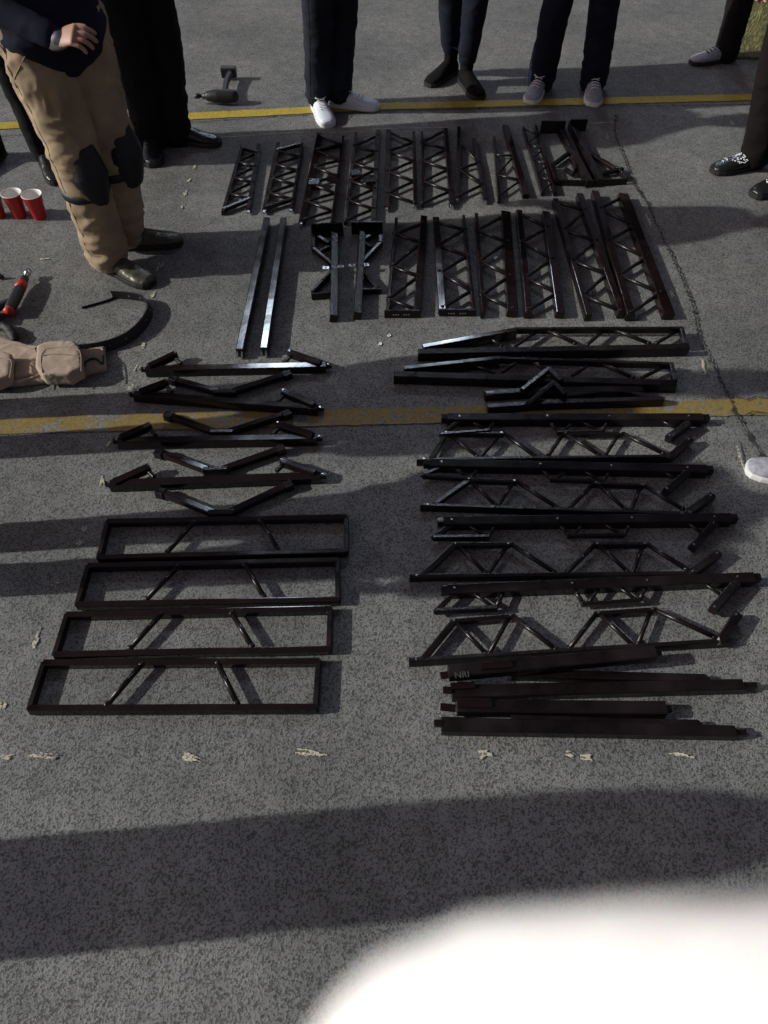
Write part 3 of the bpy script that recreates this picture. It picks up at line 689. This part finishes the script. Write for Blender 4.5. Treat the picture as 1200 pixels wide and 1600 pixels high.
def fabric(name, col, var=.25, **k): return node_mat(name, col, .9, var=var, scale=9, bump=.35, bscale=900, spec=.2, sheen=(.1 if max(col) > .1 else 0), **k)
MC = dict(khaki=fabric('khaki_cotton', (.36, .27, .17)), navy=fabric('navy_sweatshirt', (.012, .014, .028)), black=fabric('black_cloth', (.007, .007, .009)),
          denim=fabric('dark_denim', (.017, .020, .030), .5), ink=fabric('ink_blue_trousers', (.009, .011, .022)), maroon=fabric('dark_brown_trousers', (.009, .006, .006)),
          grey=fabric('grey_sweater', (.12, .12, .13)))
M['wshoe'] = node_mat('white_leather', (.72, .76, .84), .5, bump=.15, bscale=200)
M['wsole'] = node_mat('white_rubber', (.74, .74, .74), .6)
M['bshoe'] = node_mat('black_leather', (.012, .012, .013), .32, bump=.3, bscale=60)
M['bsuede'] = node_mat('black_suede', (.006, .0055, .0055), .9, bump=.3, bscale=120, spec=.15)
M['bsole'] = node_mat('black_rubber', (.012, .012, .012), .7)
M['oshoe'] = node_mat('worn_olive_leather', (.07, .065, .045), .4, var=.5, scale=25, bump=.3)
M['gshoe'] = node_mat('grey_mesh_shoe', (.30, .30, .34), .7, var=.25, scale=60, bump=.3, bscale=400)
M['sock'] = fabric('white_sock', (.6, .6, .62))
M['hair'] = node_mat('dark_hair', (.02, .014, .01), .6, bump=.6, bscale=150)
M['eye'] = node_mat('eye', (.5, .48, .45), .2)
M['pad'] = node_mat('black_knee_pad', (.010, .010, .013), .55, bump=.3)
M['refl'] = node_mat('reflective_dots', (.9, .92, .95), .35)

def person(label, feet, trousers, top, shoes, height=1.75, leg=(.088, .070, .062), hip_shift=(0, 0), arms='down', voxel=.011, wr=.006, group=None, hang=0.0, cuff=.075, facing=None, hips=None, knees=None, coat=None, hemr=(.178, .135)):
    """feet: two (px, py, toe direction in degrees) or Vectors; shoes = (style, upper, sole, lace)"""
    k = height / 1.75
    A = []
    for f in feet:
        v = f[0] if isinstance(f[0], Vector) else P(f[0], f[1]); A.append((Vector((v.x, v.y, 0)), R(f[-1])))
    mid = (A[0][0] + A[1][0]) / 2
    if facing is None:
        fd = Vector((math.cos(A[0][1]) + math.cos(A[1][1]), math.sin(A[0][1]) + math.sin(A[1][1]), 0)).normalized()
    else: fd = Vector((math.cos(R(facing)), math.sin(R(facing)), 0))
    sd = Vector((-fd.y, fd.x, 0))                      # to the person's left
    rt = root('person', mid, label, 'person', group)
    hc = mid + Vector((hip_shift[0], hip_shift[1], .94 * k)) - fd * .01
    # which foot is the left one
    lf = 0 if (A[0][0] - A[1][0]).dot(sd) > 0 else 1
    legs = []
    for i in (0, 1):
        side = 1 if i == lf else -1
        an = A[i][0] + Vector((0, 0, .09)); hp = hc + sd * side * .088 * k - Vector((0, 0, .03))
        td = Vector((math.cos(A[i][1]), math.sin(A[i][1]), 0)); an = an - td * .022
        kn = an.lerp(hp, .50) + (td + fd).normalized() * .028
        if knees and knees[i]: kn = kn + Vector(knees[i])
        legs.append((an, kn, hp, td, side))
    # trousers
    bm = NB(); r0, r1, r2 = leg
    for an, kn, hp, td, side in legs:
        lo_ = Vector((an.x, an.y, cuff)) 
        tube(bm, [lo_, an.lerp(kn, .45) + Vector((0, 0, 0)), kn, kn.lerp(hp, .55), hp + Vector((0, 0, .03))], [r2, (r1 + r2) / 2, r1, (r0 * 1.02 + r1 * .2) / 1.2, r0 * 1.08], n=22)
    tube(bm, [hc - Vector((0, 0, .035)), hc + Vector((0, 0, .04)), hc + Vector((0, 0, .10))], [(.155 * k, .115 * k), (.160 * k, .118 * k), (.150 * k, .105 * k)], up=fd, n=26)
    bm = remesh(bm, voxel, 3); wrinkle(bm, wr, 9, len(label), 1.3)
    stack_folds(bm, wr * .9)
    from mathutils.bvhtree import BVHTree
    bv = BVHTree.FromBMesh(bm); seams = []
    def hit(c, dr, out_=.30):
        h = bv.ray_cast(c + dr * out_, -dr, out_ + .02); return h[0] + dr * .0006 if h[0] is not None else None
    for an, kn, hp, td, side in legs:
        sdl = sd * side; line = []
        for j in range(26):
            z = cuff + .015 + (hc.z - .04 - cuff) * j / 25; t = min(1, max(0, (z - an.z) / (hp.z - an.z)))
            c = an.lerp(kn, t * 2) if t < .5 else kn.lerp(hp, t * 2 - 1); c = Vector((c.x, c.y, z))
            p_ = hit(c, (sdl + td * .25).normalized())
            if p_ is not None: line.append(p_)
        if len(line) > 3: seams.append((line, .0016))
        ring = []
        for j in range(25):
            a_ = 2 * math.pi * j / 24; p_ = hit(Vector((an.x, an.y, cuff + .022)), Vector((math.cos(a_), math.sin(a_), 0)), .12)
            if p_ is not None: ring.append(p_)
        if len(ring) > 20: seams.append((ring, .0015))
        # front pocket opening
        pk_ = []
        for j in range(8):
            c = Vector((hp.x, hp.y, hc.z - .02 - .15 * j / 7)); dr = (fd * (1 - j / 7 * .75) + sdl * (.35 + j / 7 * .8)).normalized(); p_ = hit(c, dr)
            if p_ is not None: pk_.append(p_)
        if len(pk_) > 3: seams.append((pk_, .002))
    tro = mesh_obj('trousers', bm, trousers, rt, smooth=True, origin=hc)
    for ln, rr in seams:
        b3 = NB(); tube(b3, ln, [rr] * len(ln), n=6, sub=2); mesh_obj('seam', b3, trousers, tro, smooth=True, origin=hc)
    # body : one continuous mesh (head, neck, torso, arms, legs) with hands
    bm = NB(); sh = hc + Vector((0, 0, .50 * k)); neck = sh + Vector((0, 0, .05 * k))
    head = sh + Vector((0, 0, .20 * k)) + fd * .02
    for an, kn, hp, td, side in legs: tube(bm, [an - Vector((0, 0, .03)), an.lerp(kn, .6), kn, hp], [.034, .046, .05, .07])
    tube(bm, [hc - Vector((0, 0, .02)), hc + Vector((0, 0, .2 * k)), hc + Vector((0, 0, .38 * k)), sh - Vector((0, 0, .02))], [(.13, .09), (.12, .085), (.15, .095), (.12, .07)], up=fd)
    tube(bm, [sh - Vector((0, 0, .03)), neck + Vector((0, 0, .05))], [.055, .050])
    tube(bm, [head - Vector((0, 0, .075)) + fd * .02, head - Vector((0, 0, .03)) + fd * .008, head + Vector((0, 0, .03)), head + Vector((0, 0, .065))], [(.045, .05), (.066, .082), (.075, .095), (.062, .08)], up=fd)
    blob(bm, head + fd * .100 - Vector((0, 0, .02)), .014, (1, 1, 1.5)); blob(bm, head + fd * .088 - Vector((0, 0, .062)), .018, (1.1, 1.1, .5))
    for s_ in (-1, 1): blob(bm, head + sd * s_ * .077 - Vector((0, 0, .015)), .02, (.6, .7, 1.4))
    AR = []
    for side in (-1, 1):
        s0 = sh + sd * side * .175 * k - Vector((0, 0, .04))
        if arms == 'down' or (arms == 'right_front' and side == 1):
            el = s0 + sd * side * .05 - Vector((0, 0, .29 * k)) - fd * .02; wrp = el + fd * (.02 if coat else .09) - Vector((0, 0, .24 * k)) - sd * side * .01
            if arms == 'right_front': wrp = el - fd * .20 - sd * side * .10 - Vector((0, 0, .06))
            hd = (wrp - el).normalized(); bk = sd * side
        else:
            el = s0 + sd * side * .08 - Vector((0, 0, .28 * k)) - fd * .03; wrp = ARMT if arms == 'right_front' else el + fd * .20 - sd * side * .12 + Vector((0, 0, .03))
            if arms == 'right_front':
                hd = ARMD; bk = Vector((.15, -.5, .85))
            else: hd = (fd * .4 - sd * side * .9).normalized(); bk = Vector((0, 0, 1))
        AR.append((s0, el, wrp, side))
        tube(bm, [s0, el, wrp], [.045, .038, .027])
        if True:
            pass
    bm = remesh(bm, .010, 2)
    for (s0, el, wrp, side) in AR:
        if arms == 'right_front' and side == -1: hd = ARMD; bk = Vector((.1, -.55, .8))
        elif arms == 'front': hd = (fd * .4 - sd * side * .9).normalized(); bk = Vector((0, 0, 1)) + fd * .3
        else: hd = (wrp - el).normalized(); bk = sd * side
        add_hand(bm, wrp, hd, bk, mirror=(side == 1))
    body = mesh_obj('body', bm, M['skin'], rt, smooth=True, origin=hc)
    for s_ in (-1, 1):
        bm = NB(); blob(bm, head + sd * s_ * .032 + fd * .086 + Vector((0, 0, .008)), .012); mesh_obj('eye', bm, M['eye'], body, smooth=True, origin=hc)
    bm = NB(); tube(bm, [head - fd * .03 - Vector((0, 0, .03)), head - fd * .015 + Vector((0, 0, .03)), head - fd * .005 + Vector((0, 0, .075))], [(.072, .078), (.083, .098), (.070, .088)], up=fd)
    wrinkle(bm, .004, 30); mesh_obj('hair', bm, M['hair'], rt, smooth=True, origin=hc)
    # top
    bm = NB(); hem = .0 if not coat else -.50
    tube(bm, [hc + Vector((0, 0, hem + hang)), hc + Vector((0, 0, .12)), hc + Vector((0, 0, .30 * k)), sh - Vector((0, 0, .07)), sh], [(hemr[0] * k, hemr[1] * k), (.175 * k, .135 * k), (.180 * k, .125 * k), (.165, .105), (.105, .075)], up=fd, n=28)
    for s0, el, wrp, side in AR: tube(bm, [s0 - sd * side * .09 + Vector((0, 0, .012)), s0 - sd * side * .01 - Vector((0, 0, .015)), el, wrp.lerp(el, .08)], [.052, .060, .054, .044])
    bm = remesh(bm, voxel, 3); wrinkle(bm, .004, 7, 5, 1.4)
    mesh_obj('sweatshirt', bm, top, rt, smooth=True, origin=hc)
    for i, f in enumerate(A): shoe(rt, f[0], f[1], shoes[0], shoes[1], shoes[2], shoes[3], sc=k)
    return rt, legs, hc, fd, sd, AR

# khaki man: his right wrist is held in front of his belly
kf = [(182, 424, -32), (212, 385, 8)]
kmid = (P(182, 424) + P(212, 385)) / 2
ARMT = PY(88, 62, kmid.y - .20); ARMD = (PY(140, 48, kmid.y - .25) - ARMT).normalized()
rt, legs, hc, fd, sd_, AR = person('person in khaki trousers, navy sweatshirt and black knee pads', kf, MC['khaki'], MC['navy'], ('boot', M['oshoe'], M['bsole'], None), 1.78,
    leg=(.108, .092, .082), arms='right_front', voxel=.008, wr=.013, cuff=.10, hang=-.015, hemr=(.205, .175), facing=-50, hip_shift=(-.03, .03))
for i, (an, kn, hp, td, side) in enumerate(legs):
    bm = NB(); c = kn + (td + fd).normalized() * .062 - Vector((0, 0, .05))
    tube(bm, [c + Vector((0, 0, .085)), c, c - Vector((0, 0, .10))], [(.060, .048), (.080, .068), (.058, .05)], up=fd)
    bm = remesh(bm, .006, 2); mesh_obj('knee_pad', bm, M['pad'], rt, smooth=True, origin=kn)
    bm = NB(); n = 26; cc = an.lerp(kn, .72)
    rings = []
    for rr, zz in ((.094, -.018), (.101, -.016), (.101, .016), (.094, .018)):
        rings.append([cc + Vector((math.cos(2*math.pi*q/n) * rr, math.sin(2*math.pi*q/n) * rr, zz + .012 * math.sin(2*math.pi*q/n))) for q in range(n)])
    loft(bm, rings, cap=False); mesh_obj('knee_strap', bm, M['pad'], rt, smooth=True, origin=kn)
bm = NB(); wq = ARMT; 
tube(bm, [wq - ARMD * .012, wq + ARMD * .012], [.033, .033]); mesh_obj('watch', bm, M['bare'], rt, smooth=True, origin=wq)

person('person in loose black trousers and black shoes standing behind the khaki man', [(240, 232, -78), (285, 222, -8)], MC['black'], MC['black'], ('dress', M['bshoe'], M['bsole'], None), 1.78, leg=(.098, .085, .078), wr=.010, cuff=.05)
person('person in dark denim jeans and bright white sneakers', [(499, 174, -72), (536, 166, -10)], MC['denim'], MC['black'], ('sneaker', M['wshoe'], M['wsole'], M['wsole']), 1.76, leg=(.090, .076, .067), wr=.008, cuff=.085, hip_shift=(.03, 0))
rtb, legs_b, *_ = person('person in tapered dark trousers with black suede boots and a white sock', [(700, 118, -128), (729, 134, -72)], MC['ink'], MC['black'], ('boot', M['bsuede'], M['bsole'], None), 1.76, leg=(.088, .070, .052), wr=.007, cuff=.155)
an = legs_b[1][0]; bm = NB(); rod(bm, an + Vector((0, 0, .06)), an + Vector((0, 0, .105)), .050, 20); mesh_obj('sock', bm, M['sock'], rtb, smooth=True, origin=an)
person('person in wide ink blue trousers with grey toed sneakers, right of the suede boots', [(842, 140, -112), (925, 142, -98)], MC['ink'], MC['black'], ('sneaker', M['gshoe'], M['wsole'], M['wsole']), 1.78, leg=(.090, .080, .076), wr=.007, cuff=.05)
person('person in dark brown trousers and pale grey shoes beside the grass', [(1126, 95, -165), (1215, 80, -120)], MC['maroon'], MC['black'], ('sneaker', M['gshoe'], M['bsole'], M['bsole']), 1.78, leg=(.092, .080, .07), cuff=.05, hip_shift=(-.10, 0))
rts, legs_s, *_ = person('person at the right edge in black with dotted reflective shoes', [(1168, 262, -165), (1222, 292, -150)], MC['maroon'], MC['black'], ('sneaker', M['bshoe'], M['bsole'], None), 1.75, leg=(.09, .078, .070), cuff=.06, hip_shift=(-.12, 0))
def dots(par, cen, n, rx, rz):
    bm = NB()
    for i in range(n):
        a = random.uniform(-1, 1); b_ = random.uniform(0, 1)
        q = cen + Vector((rx[0] * b_ + .012 * random.uniform(-1, 1), rx[1] * b_ + .012 * a, rz * (1 - b_) + .012 * random.uniform(-1, 1)))
        blob(bm, q, .0028, sub=1)
    return mesh_obj('reflective_dots', bm, M['refl'], par, origin=cen)
for sh_o in [c for c in rts.children if c.name.startswith('shoe')]:
    # dots follow the instep of the shoe
    me = sh_o.data; me.calc_loop_triangles() if hasattr(me, 'calc_loop_triangles') else None
    vs = [v for v in me.vertices if v.normal.z > .15 and .05 < v.co.z < .12 and noise.noise(v.co * 30) > -.1]
    bm = NB(); cen = worldloc(sh_o)
    for v in random.sample(list(vs), min(110, len(vs))): blob(bm, cen + v.co + v.normal * .001, .0034, sub=1)
    tag(mesh_obj('reflective_dots', bm, M['refl'], sh_o, origin=cen), kind='stuff')
person('person mostly out of frame at right, one grey white sneaker showing', [(1262, 752, 165), (1330, 660, 170)], MC['black'], MC['grey'], ('sneaker', M['gshoe'], M['wsole'], M['wsole']), 1.70, leg=(.085, .07, .06), cuff=.09)
person('person in black partly hidden behind the khaki legs near the cups', [(76, 262, -60), (-6, 250, -100)], MC['black'], MC['black'], ('dress', M['bshoe'], M['bsole'], None), 1.72, leg=(.088, .066, .05), cuff=.06)
# onlookers just outside the left edge; their shadows cross the picture
dv = Vector((1, SUN_K, 0)).normalized()
def at_shadow(y, dist): return P(0, y) - dv * dist
person('onlooker in dark clothes at the left edge beyond the tool belt', [(at_shadow(640, .45), -10), (at_shadow(700, .40), 5)], MC['denim'], MC['navy'], ('sneaker', M['gshoe'], M['bsole'], None), 1.72, leg=(.085, .062, .05), cuff=.06)
person('onlooker in black standing left of the flat frames', [(at_shadow(841, .45), 0), (at_shadow(908, .42), -10)], MC['black'], MC['grey'], ('boot', M['bsuede'], M['bsole'], None), 1.76, leg=(.09, .066, .054), cuff=.10)
person('onlooker in a long dark coat standing far left of the photographer', [(at_shadow(1395, .85), 88), (at_shadow(1398, 1.05), 92)], MC['black'], MC['black'], ('boot', M['bsuede'], M['bsole'], None), 1.75, leg=(.095, .075, .06), cuff=.10, coat=True)

# ------------------------------------------------------------------ small things
M['red'] = node_mat('red_plastic', (.42, .012, .012), .35, sss=0)
M['cupin'] = node_mat('white_cup_inside', (.75, .74, .73), .4)
M['redtool'] = node_mat('red_tool_plastic', (.5, .03, .02), .4)
M['blacktool'] = node_mat('black_tool_plastic', (.015, .015, .016), .5, bump=.2)
def cup(label, px, py):
    c = P(px, py); rt = root('plastic_cup', c, label, 'plastic cup', 'red plastic cups on the ground')
    n = 36
    def ringz(r, z, rib=0): return [c + Vector((math.cos(2*math.pi*i/n) * r, math.sin(2*math.pi*i/n) * r, z)) for i in range(n)]
    bm = NB(); prof = [(.030, 0.0005), (.031, .004), (.034, .03), (.0345, .032), (.0385, .075), (.0405, .078), (.0455, .115), (.0462, .118)]
    loft(bm, [ringz(*q) for q in prof], cap=False); bm.faces.new([bm.verts.new(p) for p in ringz(.030, .0006)])
    mesh_obj('cup_wall', bm, M['red'], rt, smooth=True, origin=c)
    bm = NB(); prof = [(.0462, .1185), (.0485, .119), (.049, .1205), (.0475, .122), (.045, .121), (.043, .112), (.036, .06), (.031, .006)]
    loft(bm, [ringz(*q) for q in prof], cap=False); bm.faces.new([bm.verts.new(p) for p in ringz(.031, .006)])
    mesh_obj('cup_lining', bm, M['cupin'], rt, smooth=True, origin=c)
cup('red plastic cup nearest the khaki leg, rightmost of the row', 63, 340)
cup('red plastic cup in the middle of the row', 32, 338)
cup('red plastic cup cut by the left picture edge', -1, 338)
cup('single red plastic cup showing above the yellow line behind the khaki thigh', 37, 181)

def drill(name, label, mat, a, b, grip, sc=1.0, h=.045, group='cordless tools on the ground', tip=None):
    "cordless tool lying on its side: a = nose, b = back of the motor, grip = battery end (pixels)"
    A_, B_, G_ = P(*a, h), P(*b, h), P(*grip, h); A_.z = B_.z = G_.z = h
    rt = root(name, centre(A_, B_, G_), label, 'power tool', group)
    d = (A_ - B_).normalized(); L = (A_ - B_).length
    bm = NB(); tube(bm, [B_, B_ + d * L * .4, B_ + d * L * .62], [.032 * sc, .034 * sc, .026 * sc]); bm = remesh(bm, .004, 2)
    red = mat is M['redtool']
    mesh_obj('motor_housing', bm, M['blacktool'] if red else mat, rt, smooth=True, origin=B_)
    if red:
        for t0, t1, rr in ((-.12, .02, .030), (.50, .66, .033)):
            bm = NB(); rod(bm, B_ + d * L * t0, B_ + d * L * t1, rr * sc, 20, rr * sc * .92); mesh_obj('red_shell', bm, mat, rt, smooth=True, origin=B_)
    bm = NB(); rod(bm, B_ + d * L * .6, B_ + d * L * .8, .021, 20, .016); mesh_obj('nose_cone', bm, M['blacktool'], rt, smooth=True, origin=B_)
    bm = NB(); rod(bm, B_ + d * L * .8, A_, .010, 16); rod(bm, A_ - d * .03, A_, .014, 16); mesh_obj('socket', bm, M['bare'] if red else M['blacktool'], rt, smooth=True, origin=A_)
    g = (G_ - B_); gd = g.normalized()
    bm = NB(); tube(bm, [B_ + d * L * .2, B_ + d * L * .15 + g * .5, G_ - gd * .02], [(.020, .018), (.018, .015), (.022, .018)]); bm = remesh(bm, .004, 2)
    mesh_obj('grip', bm, M['blacktool'], rt, smooth=True, origin=B_)
    bm = NB(); bar(bm, G_ - d * .035, G_ + d * .055, .045, .06, ch=.008); mesh_obj('battery', bm, M['blacktool'], rt, origin=G_)
    return rt
drill('power_drill', 'red and black cordless impact wrench lying at the left edge', M['redtool'], (45, 423), (16, 482), (-22, 492), sc=.72, h=.034)
drill('power_drill', 'all black cordless drill lying above the far yellow line', M['blacktool'], (304, 150), (364, 150), (360, 112), h=.045, sc=1.1)
# a small dark clip at the very left edge
bm = NB(); c = P(2, 436); blob(bm, c + Vector((0, 0, .012)), .014, (1.3, .9, .8)); rod(bm, c + Vector((.004, 0, .022)), c + Vector((.004, 0, .026)), .005)
tag(mesh_obj('tool_clip', bm, M['blacktool'], smooth=True, origin=c), 'tiny black clip on the asphalt at the left edge above the wrench', 'clip')

# tool belt : canvas pouches plus black webbing belt standing on edge
M['canvas'] = node_mat('tan_canvas', (.40, .31, .24), .9, var=.18, scale=14, bump=.4, bscale=500)
M['canvas_d'] = node_mat('tan_canvas_lining', (.30, .23, .18), .9, var=.2, scale=14)
M['web'] = node_mat('black_webbing', (.010, .010, .011), .6, bump=.4, bscale=500)
bc = P(80, 575); belt = root('tool_belt', bc, 'tan canvas tool belt with pouches and a black webbing strap', 'tool belt')
def ribbon(pts, hgt, th, zs):
    bm = NB(); path = []
    pts = [Vector(p) for p in pts]
    for i in range(len(pts) - 1):
        p0, p1, p2, p3 = pts[max(i-1, 0)], pts[i], pts[i+1], pts[min(i+2, len(pts)-1)]
        for k in range(6):
            t = k / 6; path.append(.5 * ((2*p1) + (p2-p0)*t + (2*p0-5*p1+4*p2-p3)*t*t + (3*p1-p0-3*p2+p3)*t**3))
    path.append(pts[-1]); rings = []
    for i, p in enumerate(path):
        d = path[min(i+1, len(path)-1)] - path[max(i-1, 0)]; d.z = 0; d.normalize(); s = Vector((-d.y, d.x, 0)); lean = s * hgt * .25
        rings.append([p + s * th / 2, p - s * th / 2, p - s * th / 2 + lean + Vector((0, 0, hgt)), p + s * th / 2 + lean + Vector((0, 0, hgt))])
    loft(bm, rings); return bm, path
pts = [P(x, y, .0) for x, y in ((60, 560), (115, 556), (160, 551), (200, 537), (226, 515), (238, 492), (230, 474), (205, 468), (178, 466))]
bm, path = ribbon(pts, .045, .005, 0); strap_o = mesh_obj('strap', bm, M['web'], belt, origin=bc)
for i in range(14, 46, 4):
    p = path[i]; d = (path[i+1] - path[i-1]); d.z = 0; d.normalize(); s = Vector((-d.y, d.x, 0)); c = p + Vector((0, 0, .024)) + s * (.045 * .25 * .5)
    for k in (-1, 1):
        bm = NB(); rod(bm, c + s * k * .0026, c + s * k * .005, .0035, 10); mesh_obj('eyelet', bm, M['bare'], strap_o, origin=c)
bm, _ = ribbon([P(x, y) for x, y in ((178, 466), (170, 470), (150, 476), (128, 482))], .010, .004, 0); mesh_obj('strap_tail', bm, M['web'], belt, origin=bc)
# backing panel lying flat, pouches on it
def soft(pxs, z0, z1, seed, amp=.006, name='pouch', mat=None):
    pts = [P(x, y, (z0 + z1) / 2) for x, y in pxs]
    bm = NB(); plate(bm, pts, z0, z1); bmesh.ops.subdivide_edges(bm, edges=bm.edges, cuts=2, use_grid_fill=True)
    b2 = remesh(bm, .006, 4); wrinkle(b2, amp, 13, seed)
    for v in b2.verts: v.co.z = max(v.co.z, .001)
    return mesh_obj(name, b2, mat or M['canvas'], belt, smooth=True, origin=centre(*pts))
soft([(-60, 540), (0, 530), (60, 545), (164, 540), (166, 578), (80, 596), (0, 604), (-60, 606)], .001, .024, 1, .005, 'backing_panel')
soft([(62, 548), (80, 541), (118, 541), (128, 552), (130, 582), (112, 592), (70, 594), (60, 580)], .018, .075, 2, .004)
soft([(-50, 560), (10, 556), (22, 562), (18, 594), (-6, 602), (-50, 602)], .018, .07, 3, .004)
pk = soft([(25, 566), (56, 562), (58, 586), (24, 594)], .015, .035, 4, .005, 'flat_pocket', M['canvas_d'])
bm = NB(); tube(bm, [P(x, y, .03) for x, y in ((30, 598), (52, 590), (62, 585))], [.006, .006, .005]); mesh_obj('tie', bm, M['canvas'], belt, smooth=True, origin=bc)
bm = NB(); tube(bm, [P(x, y, .03) for x, y in ((131, 583), (134, 566), (148, 560), (160, 568), (161, 556))], [.004] * 5, n=10); mesh_obj('cord_loop', bm, M['web'], belt, smooth=True, origin=bc)
for x, y in ((138, 548), (144, 552), (135, 556), (160, 545)):
    c = P(x, y, .03); bm = NB(); blob(bm, c, .004, (1, 1, .5)); mesh_obj('rivet', bm, M['bare'], belt, smooth=True, origin=c)
def seam(pxs, z, r_=.0022, mat=None, nm='seam'):
    bm = NB(); tube(bm, [P(x, y, z) for x, y in pxs], [r_] * len(pxs), n=8); mesh_obj(nm, bm, mat or M['canvas_d'], belt, smooth=True, origin=bc)
seam([(66, 582), (64, 562), (68, 550), (80, 544), (116, 544), (126, 553), (127, 580)], .077)
seam([(64, 556), (90, 553), (127, 557)], .078)
seam([(84, 546), (90, 560), (86, 576), (76, 588)], .074)
seam([(-20, 562), (8, 560), (18, 566), (15, 590)], .073)
seam([(-10, 534), (30, 540), (60, 546), (110, 543), (162, 543)], .026)
seam([(25, 570), (40, 568), (57, 566)], .037)
# ragged ends of a glove beside the belt
bm = NB(); tube(bm, [P(x, y, .02) for x, y in ((-10, 508), (10, 512), (20, 524), (22, 530))], [.018, .017, .02, .014]); bm = remesh(bm, .005, 2); wrinkle(bm, .004, 30)
for v in bm.verts: v.co.z = max(v.co.z, .001)
tag(mesh_obj('work_glove', bm, M['web'], smooth=True, origin=P(8, 515)), 'crumpled black glove between the red wrench and the tool belt', 'glove')

# ------------------------------------------------------------------ the photographer's finger close to the lens
CM = cam.rotation_euler.to_matrix(); CL = Vector((0, 0, H))
def CP(px, py, dep): return CL + CM @ Vector(((px - 600) / F * dep, -(py - 800) / F * dep, -dep))
bm = NB(); dp = .042
def off(px, py, dep): return CP(px, py, dep)
tube(bm, [CP(592, 1790, dp), CP(650, 1735, dp), CP(760, 1702, dp), CP(930, 1684, dp * .95), CP(1150, 1680, dp * .88), CP(1500, 1690, dp * .82), CP(2100, 1700, dp * .88), CP(2900, 1800, dp * 1.35)], [(.0062, .0044), (.0084, .0048), (.0096, .0051), (.0094, .0054), (.0088, .0056), (.0083, .006), (.0104, .008), (.0115, .0115)], n=36, up=-(CM @ Vector((0, 0, -1))))
base = CP(2900, 1800, dp * 1.35); rgt = CM @ Vector((1, 0, 0)); dwn = CM @ Vector((0, -1, 0)); fw = CM @ Vector((0, 0, -1))
tube(bm, [base - rgt * .005 + dwn * .0, base + rgt * .05 + dwn * .035 - fw * .0, base + rgt * .10 + dwn * .07 - fw * .01, base + rgt * .20 + dwn * .13 - fw * .03], [(.012, .018), (.016, .042), (.022, .034), (.030, .028)], n=24)
for i, (l, cl) in enumerate(((.066, .02), (.060, .024), (.046, .026))):
    b0 = base + dwn * (.020 + .020 * i) + rgt * (.008 + .006 * i)
    tube(bm, [b0 + rgt * .02, b0, b0 - rgt * l * .5 + fw * .012, b0 - rgt * l * .7 + fw * cl * 1.4 + dwn * .006, b0 - rgt * l * .55 + fw * cl * 2.1 + dwn * .008], [.011, .0102, .0094, .0088, .0078], n=16)
tube(bm, [base + rgt * .07 + dwn * .05, base + rgt * .03 + dwn * .08 + fw * .01, base - rgt * .005 + dwn * .095 + fw * .016], [.016, .0125, .0105], n=16)
bm = remesh(bm, .0022, 2)
tag(mesh_obj('hand', bm, M['palm'], smooth=True, origin=CP(1600, 1700, dp)), 'overexposed blurred fingertip in the lower right corner, close to the lens', 'hand')
